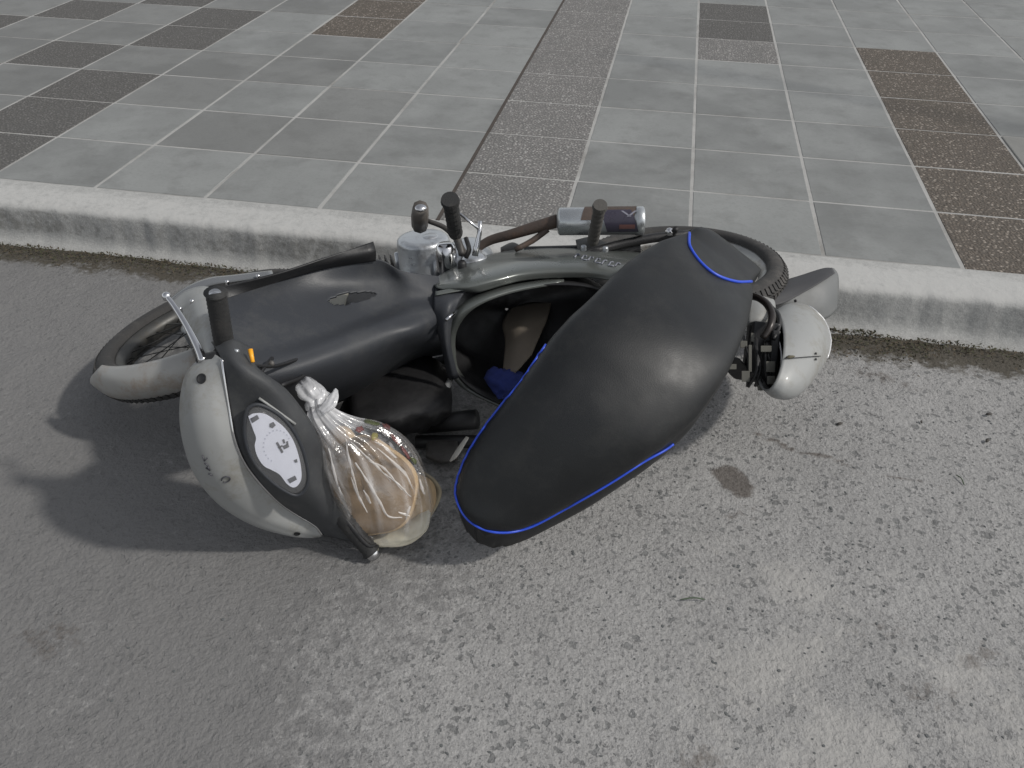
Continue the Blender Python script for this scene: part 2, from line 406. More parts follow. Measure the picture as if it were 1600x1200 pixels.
T_BRN = tile_mat('tile_brown', (.125, .108, .09), ((.08, .065, .052), (.17, .142, .115), (.32, .28, .24)), dirt=(.085, .075, .06))
T_DBR = tile_mat('tile_dark_brown', (.118, .114, .108), ((.10, .096, .09), (.145, .14, .132), (.18, .175, .168)), dirt=(.10, .098, .095))
TS = .4
def tile_mesh(nm, m):
    h = TS/2-.0048; b = .0025; n = 10; bm = bmesh.new()
    rings = []
    for (hh, z) in ((h, -.02), (h, -b), (h-b, 0)):
        rr = []
        for s in range(4):
            c = [(-1, -1), (1, -1), (1, 1), (-1, 1)]; p, q = c[s], c[(s+1) % 4]
            for k in range(n):
                t = k/n; x = (p[0]+(q[0]-p[0])*t); y = (p[1]+(q[1]-p[1])*t)
                j = .0011*fbm(x*7+ord(nm) % 9, y*7, 1) if z > -.01 else 0
                rr.append(bm.verts.new((x*(hh+j), y*(hh+j), z)))
        rings.append(rr)
    for a, c in zip(rings, rings[1:]):
        for k in range(len(a)): bm.faces.new((a[k], a[(k+1) % len(a)], c[(k+1) % len(a)], c[k]))
    bm.faces.new(rings[-1]); me = bpy.data.meshes.new('paving_tile'); bm.to_mesh(me); bm.free(); me.materials.append(m); return me
TM = {k: tile_mesh(k, m) for k, m in (('g', T_GREY), ('d', T_DARK), ('a', T_AGG), ('b', T_BRN), ('x', T_DBR))}
PIT = (3, 0)   # the tree pit begins right of line 3
placed = set()
for i in range(-14, 8):
    for j in range(0, 13):
        x = (i+.5)*TS; y = (j+.5)*TS+.001
        c = Vector((x, y, KH)); d = c-CC; zc = d.dot(fwd)
        if zc < .2: continue
        px = 800+CF*d.dot(rgt)/zc; py = 600-CF*d.dot(upv)/zc
        if px < -170 or px > 1790 or py < -60: continue
        if i in (3, 4) and j <= 2: continue
        k = 'g'; placed.add((i, j))
        if i == -2: k = 'a'
        elif i == 0 and j in (5, 6, 7): k = 'x' if j > 5 else 'a'
        elif i == 2 and j <= 5: k = 'b' if (j < 4 or j == 5) else 'b'
        elif i == -5 and j >= 5 and j <= 7: k = 'b'
        elif i == -7: k = 'x' if j not in (3, 6) else 'd'
        elif i <= -8: k = 'd' if (i*3+j*5) % 7 < 4 else 'x'
        elif i <= -5 and (i*5+j*3) % 4 == 0: k = 'd'
        elif (i, j) in ((-4, 1), (-4, 2), (-5, 1), (-5, 4), (-6, 3), (-8, 3)): k = 'd'
        o = bpy.data.objects.new('paving_tile', TM[k]); COL.objects.link(o); o.parent = pave
        o.location = Vector((x, y, KH+random.uniform(-.0006, .0006)))-ORG[pave.name]
        o.rotation_euler = (random.uniform(-.002, .002), random.uniform(-.002, .002), random.choice((0, 1, 2, 3))*math.pi/2+random.uniform(-.003, .003))
# the one dark, dirt-filled joint running away from the kerb
far = Acc()
for i in range(-32, 28):
    for j in range(0, 34):
        if (i, j) in placed or (i in (3, 4) and j <= 2): continue
        far.box(Vector(((i+.5)*TS, (j+.5)*TS+.001, KH-.010)), Vector((TS/2-.0048, 0, 0)), Vector((0, TS/2-.0048, 0)), Vector((0, 0, .010)))
far.build('far_paving_tiles', T_GREY, pave, smooth=False, kind='stuff')
DJ = mk('dirty_joint', [(-2*TS-.0062, 0, KH-.006), (-2*TS+.0062, 0, KH-.006), (-2*TS+.0062, 5.2, KH-.006), (-2*TS-.0062, 5.2, KH-.006), (-2*TS-.0062, 0, KH+.0006), (-2*TS+.0062, 0, KH+.0006), (-2*TS+.0062, 5.2, KH+.0006), (-2*TS-.0062, 5.2, KH+.0006)],
        [(4, 5, 6, 7), (0, 1, 5, 4), (0, 4, 7, 3), (1, 2, 6, 5)], mat('joint_dirt', (.055, .045, .038), .95, bump=1, bscale=90, var=.5, vscale=25), pave, smooth=False)
# tree pit with concrete border at the right edge
sw = Acc()
x0 = 3*TS+.0; yT = 3*TS-.004
sw.box(Vector((x0+.055, yT/2, KH-.03)), Vector((.05, 0, 0)), Vector((0, yT/2-.003, 0)), Vector((0, 0, .033)))
sw.box(Vector((x0+.46, yT-.05, KH-.03)), Vector((.352, 0, 0)), Vector((0, .046, 0)), Vector((0, 0, .0335)))
sw.build('pit_border', mat('pit_concrete', (.19, .19, .18), .85, bump=.5, bscale=120, var=.3), None, smooth=False, bevel=.004, kind='structure', label='pale concrete border of the planting pit in the pavement')
plane('pit_soil', x0+.108, x0+.8, .0, yT-.1, KH-.002, mat('soil', (.06, .055, .035), .95, bump=1, bscale=90, var=.5, vscale=30), kind='structure', label='dark mossy soil of the planting pit')

# moss and leaf litter in the gutter
def litter():
    a = Acc(); b = Acc()
    for i in range(13000):
        x = random.uniform(-2.6, 1.5)
        dens = max(.35, 1.5-abs(x-.45)*2.4+.8*fbm(x*5, 9.)) if x > .30 else (.55 if x < -.9 else .12)
        if random.random() > dens: continue
        wd = .055+.03*fbm(x*3.1, 2.2)
        y = -.219-abs(random.gauss(0, .75))*wd*(1.25 if .3 < x < .65 else .9)-.012*fbm(x*9, 4.)
        if x > .32 and x < .55: y += .01; 
        z = .004+.006*max(0, 1+(y+.16)/.10)
        s = random.uniform(.002, .0065); d = Vector((random.gauss(0, 1), random.gauss(0, 1), random.gauss(.2, .5))).normalized(); e = d.orthogonal().normalized()
        c = Vector((x, y, z+random.uniform(0, .006)))
        t = (a if random.random() < .55 else b)
        t.add([c-d*s, c+e*s*.4, c+d*s, c-e*s*.4+Vector((0, 0, s*.2))], [(0, 1, 2), (0, 2, 3)])
    a.build('leaf_litter', mat('litter', (.075, .06, .04), .9, var=.6, vscale=40), None, smooth=False, kind='stuff', label='brown leaf litter and dirt gathered in the gutter along the kerb')
    b.build('gutter_moss', mat('moss', (.062, .062, .035), .95, var=.6, vscale=40), None, smooth=False, kind='stuff', label='olive green moss growing in the gutter along the kerb')
litter()

# ------------------------------------------------------------------ materials of the bike
M_SIL = mat('silver_paint', (.275, .28, .275), .55, metal=.12, var=.12, vscale=10, dirt=(.16, .14, .10), dirt_amt=.6, dscale=11, coat=.12)
M_SILW = mat('silver_worn', (.34, .335, .32), .42, metal=.3, var=.15, vscale=14, dirt=(.20, .12, .055), dirt_amt=.6, dscale=12)
M_GPL = mat('grey_plastic', (.037, .040, .046), .46, spec=.28, bump=.15, bscale=300, var=.2, vscale=6, dirt=(.10, .10, .095), dirt_amt=.3, dscale=9)
M_DASH = mat('dash_plastic', (.048, .050, .053), .55, spec=.3, bump=.2, bscale=400, var=.2, vscale=9, dirt=(.12, .12, .11), dirt_amt=.3, dscale=12)
M_BLK = mat('black_plastic', (.014, .014, .015), .5, bump=.2, bscale=200, var=.3, vscale=20)
M_RUB = mat('rubber', (.020, .020, .020), .72, bump=.4, bscale=250, var=.35, vscale=30, dirt=(.06, .055, .05), dirt_amt=.4, dscale=20)
M_TYRE = mat('tyre_rubber', (.035, .034, .033), .8, bump=.5, bscale=120, var=.3, vscale=12, dirt=(.11, .10, .09), dirt_amt=.6, dscale=9)
M_RIM = mat('rim_metal', (.32, .32, .31), .38, metal=.8, var=.2, vscale=20, dirt=(.12, .09, .06), dirt_amt=.5, dscale=15)
M_CHR = mat('chrome', (.62, .62, .63), .14, metal=1., var=.1, vscale=30)
M_ALU = mat('cast_aluminium', (.50, .52, .54), .34, metal=.75, bump=.25, bscale=120, var=.15, vscale=18, dirt=(.10, .09, .08), dirt_amt=.5, dscale=22)
M_MUF = mat('muffler_steel', (.50, .52, .53), .30, metal=.8, var=.12, vscale=12)
M_ENG = mat('engine_grime', (.085, .08, .075), .55, metal=.4, bump=.6, bscale=90, var=.5, vscale=25, dirt=(.03, .028, .025), dirt_amt=.7, dscale=18)
M_RUST = mat('rusty_pipe', (.085, .065, .055), .7, metal=.3, bump=.5, bscale=150, var=.4, vscale=20, dirt=(.13, .07, .04), dirt_amt=.5, dscale=20)
M_BODY = mat('green_grey_paint', (.115, .125, .118), .30, metal=.3, var=.15, vscale=5, dirt=(.17, .16, .14), dirt_amt=.35, dscale=8, coat=.3)
M_SEAT = mat('black_vinyl', (.0075, .0085, .0095), .45, bump=.12, bscale=420, var=.15, vscale=6, spec=.42, dirt=(.026, .026, .025), dirt_amt=.6, dscale=5)
M_PIPE = mat('blue_piping', (.02, .07, .55), .4)
M_ORG = mat('orange_switch', (.85, .38, .02), .4)
M_WHITE = mat('gauge_white', (.60, .61, .68), .4, var=.06, vscale=40)
M_MARK = mat('gauge_print', (.06, .06, .07), .5)
M_FAINT = mat('gauge_faint', (.42, .43, .50), .5)

bike = thing('moped', (-.55, -.75, 0), 'grey and silver moped lying on its side by the kerb, black seat open', 'moped')

# wheels
def wheel(name, c, ax, R=.285, tw=.042):
    ax = Vector(ax).normalized(); c = Vector(c)
    rim = lathe(name, c, ax, [(R-.062, -.022), (R-.052, -.024), (R-.050, -.018), (R-.066, -.012), (R-.070, 0), (R-.066, .012), (R-.050, .018), (R-.052, .024), (R-.062, .022), (R-.074, .01), (R-.076, 0), (R-.074, -.01), (R-.062, -.022)], M_RIM, bike, n=72)
    prof = []
    for k in range(15):
        a = math.pi*(k/14)*1.36-math.pi*.18
        prof.append((R-.034+.034*math.sin(a), -tw*math.cos(a)))
    prof = [(R-.055, -.022)]+prof+[(R-.055, .022)]
    ty = lathe('tyre', c, ax, prof, M_TYRE, rim, n=72)
    # tread blocks
    a_ = Acc(); e = ax.orthogonal().normalized(); g = ax.cross(e)
    for k in range(96):
        t = 2*math.pi*k/96
        for s in (-1, 0, 1):
            tt = t+(.5*2*math.pi/96 if s == 0 else 0)
            ph = s*.62
            rd = e*math.cos(tt)+g*math.sin(tt); tg = -e*math.sin(tt)+g*math.cos(tt)
            nn = (rd*math.cos(ph)+ax*math.sin(ph)).normalized(); sd_ = tg.cross(nn)
            p = c+rd*(R-.034)+rd*.035*math.cos(ph)+ax*tw*1.0*math.sin(ph)
            a_.box(p, tg*.0065+sd_*.003*s, sd_*.009, nn*.0022)
    a_.build('tyre_tread', M_TYRE, rim, smooth=False, kind='stuff')
    lathe('hub', c, ax, [(0, -.055), (.018, -.055), (.05, -.04), (.06, -.03), (.06, .03), (.05, .04), (.018, .055), (.010, .062), (0, .062)], M_ALU, rim, n=32)
    s_ = Acc()
    for k in range(36):
        t = 2*math.pi*k/36; sgn = 1 if k % 2 else -1; t2 = t+.35*(1 if (k//2) % 2 else -1)
        s_.tube([c+(e*math.cos(t)+g*math.sin(t))*.055+ax*.028*sgn, c+(e*math.cos(t2)+g*math.sin(t2))*(R-.068)], .0014, 5)
    s_.build('spokes', M_RIM, rim, kind='stuff')
    return rim
FWC = Vector((-1.185, -.80, .165)); FWA = Vector((-.30, .06, .94)).normalized()
rw = wheel('rear_wheel', BO+BR*.0, BR)
M_RIM = mat('dull_rim', (.075, .075, .072), .5, metal=.6, var=.3, vscale=20, dirt=(.07, .06, .045), dirt_amt=.6, dscale=15)
fw_ = wheel('front_wheel', FWC, FWA)

# front mudguard: a curved silver blade round the wheel's near side
def mudguard(name, c, ax, R, t0, t1, hw, m, tip=.6):
    ax = Vector(ax).normalized(); dx = Vector((-1, 0, 0)); dx = (dx-ax*dx.dot(ax)).normalized(); dy = ax.cross(dx)
    if dy.y > 0: dy = -dy
    V = []; F = []; n = 40; K = 13
    for i in range(n+1):
        t = t0+(t1-t0)*i/n; rd = dx*math.cos(t)+dy*math.sin(t)
        w0 = hw*min(1, (.45+.55*min(1, i/7)))
        for k in range(K):
            ph = (k/(K-1)-.5)*math.pi*.98
            V.append(c+rd*(R-.032*(1-math.cos(ph)))+ax*w0*math.sin(ph))
    for i in range(n):
        for k in range(K-1): F.append((i*K+k, i*K+k+1, (i+1)*K+k+1, (i+1)*K+k))
    return mk(name, V, F, m, bike, solid=.003)
mg = mudguard('front_mudguard', FWC+FWA*.020, FWA, .300, rad(50), rad(118), .044, M_SILW)
# fork
dxf = (Vector((.62, -.78, 0))-FWA*FWA.dot(Vector((.62, -.78, 0)))).normalized()
for s in (1, -1):
    tube('fork_leg', [FWC+FWA*.075*s-dxf*.02, FWC+FWA*.075*s+dxf*.20, FWC+FWA*.07*s+dxf*.42], [.017, .019, .015], M_ALU if s > 0 else M_BLK, bike)
tube('steering_stem', [FWC+dxf*.33, FWC+dxf*.62], .022, M_BLK, bike)

# silver front cowl seen past the brake lever, and its bright rim
sheet('front_cowl', [[(264, 474, .30), (280, 461, .315), (298, 452, .33), (318, 448, .34), (335, 452, .335)],
                     [(280, 498, .31), (292, 484, .33), (306, 472, .35), (322, 468, .355), (340, 472, .345)],
                     [(300, 530, .33), (308, 518, .35), (318, 510, .365), (330, 508, .37), (344, 508, .355)],
                     [(318, 560, .34), (322, 556, .36), (328, 552, .37), (338, 550, .37), (350, 548, .36)]], M_SIL, bike, th=.004)
sheet('cowl_lip', [[(262, 470, .30), (290, 449, .32), (325, 435, .335), (365, 430, .34), (425, 423, .345)],
                   [(270, 480, .30), (296, 460, .32), (330, 446, .335), (368, 440, .34), (428, 431, .345)]], mat('smoked_plastic', (.12, .125, .13), .12, coat=.5), bike, th=.003)
for (x_, y_) in ((281, 482), (300, 470), (355, 440), (403, 431)): lathe('cowl_clip', W(x_, y_, .35), Vector((0, 0, 1)), [(0, .004), (.004, .003), (.005, 0), (.005, -.01)], M_CHR, bike, n=12)

# leg shield and tunnel
def hole(c):
    d = c-CC; zc = d.dot(fwd); px = 800+CF*d.dot(rgt)/zc; py = 600-CF*d.dot(upv)/zc
    u = ((px-550)*math.cos(-.17)+(py-466)*math.sin(-.17))/37; v = (-(px-550)*math.sin(-.17)+(py-466)*math.cos(-.17))/(9 if px < 545 else 7)
    return u*u+v*v < 1
rowsA = [[B(345, 470, .235), B(432, 440, .235), B(510, 418, .235), B(586, 405, .235), B(630, 424, .20), B(684, 432, .165)],
         [B(352, 505, .215), B(440, 480, .20), B(520, 455, .19), B(600, 440, .18), B(640, 445, .17), B(688, 452, .145)],
         [B(362, 545, .19), B(440, 535, .165), B(520, 510, .15), B(600, 482, .14), B(645, 470, .14), B(688, 468, .13)],
         [B(380, 575, .17), B(450, 561, .15), B(525, 535, .14), B(600, 507, .135), B(645, 492, .13), B(685, 482, .12)],
         [B(410, 600, .13), B(465, 588, .115), B(540, 562, .105), B(610, 535, .10), B(650, 520, .10), B(688, 505, .09)],
         [B(440, 625, .05), B(490, 615, .03), B(555, 592, .02), B(618, 560, .02), B(655, 545, .02), B(692, 535, .02)],
         [B(470, 650, -.06), B(510, 635, -.08), B(560, 612, -.08), B(622, 578, -.08), B(660, 560, -.08), B(696, 552, -.08)]]
shield = sheet('leg_shield', rowsA, M_GPL, bike, th=.004, nu=30, nv=24, hole=hole)
sheet('shield_flange', [[B(328, 452, .255), B(430, 428, .265), B(510, 402, .27), B(583, 378, .275)],
                        [B(337, 460, .245), B(431, 434, .252), B(511, 411, .255), B(587, 392, .26)],
                        [B(345, 471, .234), B(432, 441, .234), B(510, 419, .234), B(587, 407, .234)]], M_BLK, bike, th=.004)
# inside of the shield seen through the cut-out
sheet('battery_cover', [[B(500, 440, .11), B(560, 435, .11), B(610, 430, .11)], [B(500, 490, .10), B(560, 485, .10), B(610, 480, .10)]], M_BLK, bike, th=.01)
sheet('cable_sleeve', [[B(500, 450, .130), B(547, 447, .130)], [B(500, 485, .125), B(538, 483, .125)]], mat('sleeve_beige', (.25, .24, .2), .6), bike, th=.006)
# seam panel between tunnel and body
sheet('tunnel_end_panel', [[B(682, 440, .155), B(700, 446, .152), B(730, 450, .15)], [B(678, 470, .14), B(700, 472, .14), B(716, 474, .13)],
                           [B(680, 500, .10), B(695, 502, .105), B(706, 498, .105)], [B(690, 540, .04), B(698, 545, .04), B(704, 540, .04)], [B(700, 590, -.05), B(708, 592, -.05), B(716, 590, -.05)]], M_GPL, bike, th=.004)
tube('ignition_key', [B(697, 500, .12), B(710, 489, .125)], .004, M_CHR, bike, n=8)

# handlebar: tube, grips, lever, cowl, dash
tube('handlebar', [(577, 859, .024), (508, 778, .138), (420, 640, .38), (352, 545, .46), (336, 458, .60)], .0105, M_CHR, bike, sm=4)
def grip(name, a, b, r=.0165):
    a = P3(a); b = P3(b); d = (b-a).normalized(); L = (b-a).length; pts = []; rr = []
    n = 30
    for i in range(n+1):
        pts.append(a+d*L*i/n); rr.append(r+(.0016 if i % 2 else 0)+(.004 if i in (0, n) else 0))
    tube(name, pts, rr, M_RUB, bike, n=20)
grip('grip', (337, 457, .60), (352, 548, .47))
grip('grip', (580, 862, .022), (508, 778, .14))
lathe('bar_end', P3((580, 862, .02)), P3((580, 862, .02))-P3((508, 778, .14)), [(0, .016), (.012, .016), (.016, .008), (.016, 0)], M_CHR, bike, n=20)
lv = tube('brake_lever', [(318, 565, .47), (310, 545, .485), (292, 510, .51), (272, 478, .53), (261, 464, .54)], [.009, .0075, .0058, .005, .005], M_CHR, bike, sm=5)
bm_ = Acc()
def ball(name, c, r, m, parent=bike, sq=1, **k):
    return lathe(name, c, Vector((0, 0, 1)), [(r*math.sin(math.pi*i/12), -r*sq*math.cos(math.pi*i/12)) for i in range(13)], m, parent, n=20, **k)
ball('lever_tip', W(260, 463, .54), .0085, M_CHR, lv)
tube('lever_perch', [(312, 562, .465), (335, 560, .475), (360, 556, .475)], [.010, .013, .012], M_BLK, bike)
tube('clutch_lever', [(508, 775, .13), (540, 812, .10), (572, 850, .05), (586, 852, .035)], [.007, .006, .005, .006], M_BLK, bike, sm=4)

cowl_rows = [
 [(338, 560, .36), (318, 557, .45), (328, 553, .475), (338, 555, .485), (347, 561, .49)],
 [(330, 595, .33), (292, 588, .43), (305, 584, .46), (328, 582, .468), (350, 587, .465)],
 [(325, 640, .29), (283, 638, .38), (298, 636, .415), (328, 636, .42), (358, 637, .41)],
 [(330, 690, .24), (288, 690, .32), (305, 690, .355), (338, 690, .36), (368, 690, .35)],
 [(350, 730, .17), (307, 742, .25), (325, 740, .285), (355, 737, .29), (388, 732, .28)],
 [(380, 770, .10), (345, 788, .17), (362, 784, .20), (392, 778, .205), (420, 770, .20)],
 [(420, 800, .05), (398, 820, .10), (412, 814, .125), (432, 806, .13), (452, 797, .125)],
 [(470, 815, .03), (455, 836, .055), (465, 832, .07), (478, 826, .075), (490, 820, .075)],
 [(495, 830, .025), (492, 839, .035), (496, 838, .04), (500, 838, .042), (504, 836, .045)]]
cowl = sheet('handlebar_cowl', cowl_rows, M_SIL, bike, th=.004, nu=8, nv=6)
rimpts = [r[-1] for r in cowl_rows]
tube('cowl_edge', [P3(q)+(CC-P3(q)).normalized()*.003 for q in rimpts], .0028, M_CHR, cowl, sm=6, n=8)
dash_rows = [
 [(331, 535, .485), (350, 530, .50), (370, 533, .495), (385, 540, .47)],
 [(347, 561, .488), (362, 558, .50), (380, 560, .49), (400, 575, .46)],
 [(350, 587, .463), (380, 588, .475), (410, 592, .465), (440, 605, .43)],
 [(358, 637, .408), (398, 632, .415), (440, 632, .41), (474, 648, .37)],
 [(368, 690, .348), (415, 684, .35), (462, 680, .345), (497, 690, .31)],
 [(388, 732, .278), (430, 730, .282), (472, 728, .275), (505, 732, .24)],
 [(420, 770, .198), (455, 772, .205), (490, 772, .20), (518, 776, .17)],
 [(452, 797, .123), (480, 802, .13), (508, 806, .125), (536, 806, .11)],
 [(490, 820, .073), (510, 826, .075), (528, 828, .07), (550, 832, .06)],
 [(504, 836, .043), (518, 838, .04), (534, 842, .04), (556, 846, .035)]]
dash = sheet('dashboard', dash_rows, M_DASH, bike, th=.004, nu=8, nv=6)
dV, dF, _, _ = sheet_vf(dash_rows, 8, 6); cV, cF, _, _ = sheet_vf(cowl_rows, 8, 6)
bvD = BVHTree.FromPolygons([tuple(v) for v in dV], dF); bvC = BVHTree.FromPolygons([tuple(v) for v in cV], cF)
def hit(bv, px, py, off=.004):
    h = bv.ray_cast(CC, ray(px, py).normalized())
    n_ = h[1]
    if n_.dot(CC-h[0]) < 0: n_ = -n_
    return h[0]+n_*(off+.0026), n_
# the rear closure of the dash (right flank)
sheet('dash_flank', [[r[-1], (r[-1][0]+6, r[-1][1]+4, r[-1][2]-.05), (r[-1][0]+2, r[-1][1]+4, r[-1][2]-.10)] for r in dash_rows], M_DASH, bike, th=.004, nu=4, nv=4)
# gauge: bezel ellipse, white face with print, lens
GC, GN = hit(bvD, 432, 700, 0)
pa, _ = hit(bvD, 396, 632, 0); pb, _ = hit(bvD, 474, 762, 0); pl, _ = hit(bvD, 392, 720, 0); pr_, _ = hit(bvD, 482, 682, 0)
GX = (pb-pa)/2; GW = (pr_-pl)/2; GN = GX.cross(GW).normalized()
if GN.dot(CC-GC) < 0: GN = -GN
GO = (pa+pb)/2+GN*.013
def gpt(px, py, off=0.):
    d = ray(px, py); q = GO+GN*off; return CC+d*((q-CC).dot(GN)/d.dot(GN))
bez = [(383, 652), (388, 638), (401, 632), (420, 638), (441, 652), (459, 674), (472, 700), (480, 730), (481, 752), (474, 768), (462, 774), (445, 767), (424, 752), (402, 729), (388, 704), (382, 678)]
bp_ = catmull([gpt(*q) for q in bez]+[gpt(*bez[0])], 6)
V_, F_ = tube_vf(bp_, .0035, 8, False); gauge = mk('gauge_bezel', V_, F_, M_GPL, bike)
def flat(name, pts, m, parent, th=.0015, off=0., sm=0, **k):
    P = [gpt(q[0], q[1], off) for q in pts]
    if sm: P = catmull(P+[P[0]], sm)[:-1]
    n = len(P); V = P+[q+GN*th for q in P]
    return mk(name, V, [tuple(range(n)), tuple(range(n, 2*n))]+[(i, (i+1) % n, n+(i+1) % n, n+i) for i in range(n)], m, parent, smooth=False, **k)
flat('gauge_bed', bez, M_BLK, gauge, sm=5, th=.001)
face = [(388, 650), (396, 646), (412, 646), (428, 655), (446, 670), (460, 692), (469, 722), (471, 745), (466, 757), (458, 761), (448, 755), (437, 741), (425, 734), (412, 727), (402, 712), (398, 696), (400, 684), (396, 672)]
flat('gauge_face', face, M_WHITE, gauge, off=.0012, sm=5)
for q in ([(391, 654), (402, 648), (405, 654), (394, 661)], [(449, 749), (461, 743), (464, 749), (453, 755)], [(421, 662), (427, 659), (431, 664), (426, 669), (421, 667)]):
    flat('warning_light', q, M_MARK, gauge, th=.0008, off=.0028)
for q in ([(431, 692), (434, 690), (443, 706), (440, 708)], [(434, 699), (441, 695), (442, 697), (436, 701)], [(441, 687), (444, 686), (446, 692), (443, 693)], [(441, 697), (450, 693), (452, 698), (444, 702)], [(447, 690), (450, 689), (451, 695), (448, 696)], [(459, 719), (464, 717), (465, 722), (461, 723)]):
    flat('gauge_symbol', q, M_MARK, gauge, th=.0008, off=.0028)
for k in range(15):
    a = 2.0+k*.27; cx, cy = 433+25*math.cos(a)*.85, 697+25*math.sin(a)
    flat('gauge_tick', [(cx-1, cy-1), (cx+1, cy-1), (cx+1, cy+1), (cx-1, cy+1)], M_FAINT, gauge, th=.0006, off=.0028)
# lens: clear plastic dome
lm = bpy.data.materials.new('clear_lens'); lm.use_nodes = True; b_ = lm.node_tree.nodes['Principled BSDF']; b_.inputs['Alpha'].default_value = .05
b_.inputs['Base Color'].default_value = (.92, .93, .95, 1); b_.inputs['Roughness'].default_value = .12; b_.inputs['IOR'].default_value = 1.45
gc2 = sum((gpt(*q) for q in bez), Vector())/len(bez)
VL = [gc2+GN*.012]; FL = []
N0 = len(bp_)-1
for s_, h_ in ((.35, .011), (.7, .008), (.97, .0015)):
    VL += [gc2+(q-gc2)*s_+GN*h_ for q in bp_[:-1]]
for i in range(N0):
    FL.append((0, 1+i, 1+(i+1) % N0))
    for s_ in (0, 1): FL.append((1+s_*N0+i, 1+s_*N0+(i+1) % N0, 1+(s_+1)*N0+(i+1) % N0, 1+(s_+1)*N0+i))
mk('gauge_lens', VL, FL, lm, gauge, solid=.0012)
# bright scuff rib beside the gauge
tube('dash_rib', [hit(bvD, 405, 620, .001)[0], hit(bvD, 432, 640, .001)[0], hit(bvD, 460, 662, .001)[0]], .0024, M_SIL, dash, n=8, sm=3)
# screws, emblem, scuffed lettering on the cowl
for (x, y, r_) in ((316, 592, .0085), (464, 832, .006)):
    h, nn = hit(bvC, x, y, .0006)
    lathe('screw_recess', h, nn, [(0, -.001), (r_*.8, -.001), (r_, .0012), (r_*1.1, 0)], M_BLK, cowl, n=20)
h, nn = hit(bvC, 353, 747, .0008)
V_, F_ = tube_vf([h+(nn.orthogonal().normalized()*math.cos(t)+nn.cross(nn.orthogonal().normalized())*math.sin(t)*.8)*.0085 for t in np.linspace(0, 5.6, 18)], .0012, 6)
mk('cowl_emblem', V_, F_, M_MARK, cowl)
def stroke(bv, pts, wd, m, parent, name='lettering', off=.0008):
    P = [hit(bv, *q, off)[0] for q in pts]; V_, F_ = tube_vf(P, wd, 6); return mk(name, V_, F_, m, parent)
for q in ([(318, 710), (321, 719), (325, 714)], [(321, 722), (327, 726)], [(323, 729), (329, 733), (326, 727)], [(327, 738), (333, 741)]):
    stroke(bvC, q, .0014, M_MARK, cowl)
# orange switch and small controls
def blob(name, pt, r, m, parent=bike, sq=1.): return ball(name, pt, r, m, parent, sq)
tube('choke_switch', [(391, 546, .50), (395, 566, .485)], [.0045, .0035], M_ORG, bike, n=8)
tube('switch_stalk', [(360, 548, .495), (372, 549, .50)], .004, M_ALU, bike, n=8)
tube('speedometer_cable', [(425, 560, .40), (412, 575, .43), (402, 590, .44), (395, 600, .45)], .004, M_BLK, bike, sm=5, n=8)
tube('brake_cable', [(350, 560, .48), (395, 570, .46), (430, 572, .40), (470, 560, .36)], .0035, M_BLK, bike, sm=5, n=8)
tube('brake_cable', [(440, 602, .40), (470, 590, .34), (485, 572, .32), (480, 560, .30)], .0035, M_BLK, bike, sm=5, n=8)
lathe('key_barrel', B(424, 568, .185), (CC-B(424, 568, .185)), [(0, .002), (.004, .002), (.006, 0), (.006, -.01)], M_ENG, bike, n=18)

# body side panel
body_rows = [[B(672, 440, .13), B(700, 424, .13), B(745, 404, .13), B(800, 392, .13), B(860, 386, .13), B(930, 388, .13), B(1000, 396, .13), B(1060, 405, .13)],
             [B(678, 446, .155), B(710, 436, .16), B(755, 420, .165), B(805, 407, .165), B(862, 401, .165), B(930, 402, .165), B(1000, 412, .165), B(1060, 430, .165)],
             [B(690, 452, .155), B(725, 446, .165), B(768, 436, .17), B(812, 425, .17), B(866, 420, .17), B(930, 420, .17), B(1000, 430, .165), B(1060, 450, .165)],
             [B(735, 455, .14), B(750, 456, .145), B(785, 446, .15), B(820, 438, .15), B(870, 434, .15), B(930, 435, .15), B(990, 448, .145), B(1040, 470, .145)]]
body = sheet('side_panel', body_rows, M_BODY, bike, th=.004, nu=8, nv=6)
sheet('side_panel_edge', [[B(680, 456, .155), B(712, 450, .157), B(748, 445, .155)], [B(680, 462, .15), B(712, 456, .152), B(748, 450, .15)]], M_BODY, bike, th=.003)
# storage rim band
rimc = [B(880, 434, .145), B(800, 446, .145), B(745, 462, .135), B(712, 485, .11), B(697, 515, .06), B(697, 550, .0), B(705, 585, -.06), B(730, 612, -.11), B(790, 640, -.14)]
rimi = [B(880, 442, .14), B(808, 455, .14), B(757, 472, .13), B(728, 492, .10), B(712, 520, .05), B(711, 550, -.005), B(717, 580, -.06), B(742, 603, -.105), B(795, 628, -.135)]
rv, rf = [], []
a1 = catmull(rimc, 6); a2 = catmull(rimi, 6); n_ = len(a1)
rv = a1+[p.lerp(q, .5)+BU*.006 for p, q in zip(a1, a2)]+a2+[q-BU*.03 for q in a2]
for k in range(3): rf += [(k*n_+i, k*n_+i+1, (k+1)*n_+i+1, (k+1)*n_+i) for i in range(n_-1)]
mk('storage_rim', rv, rf, M_BODY, bike, solid=.004, off=0)
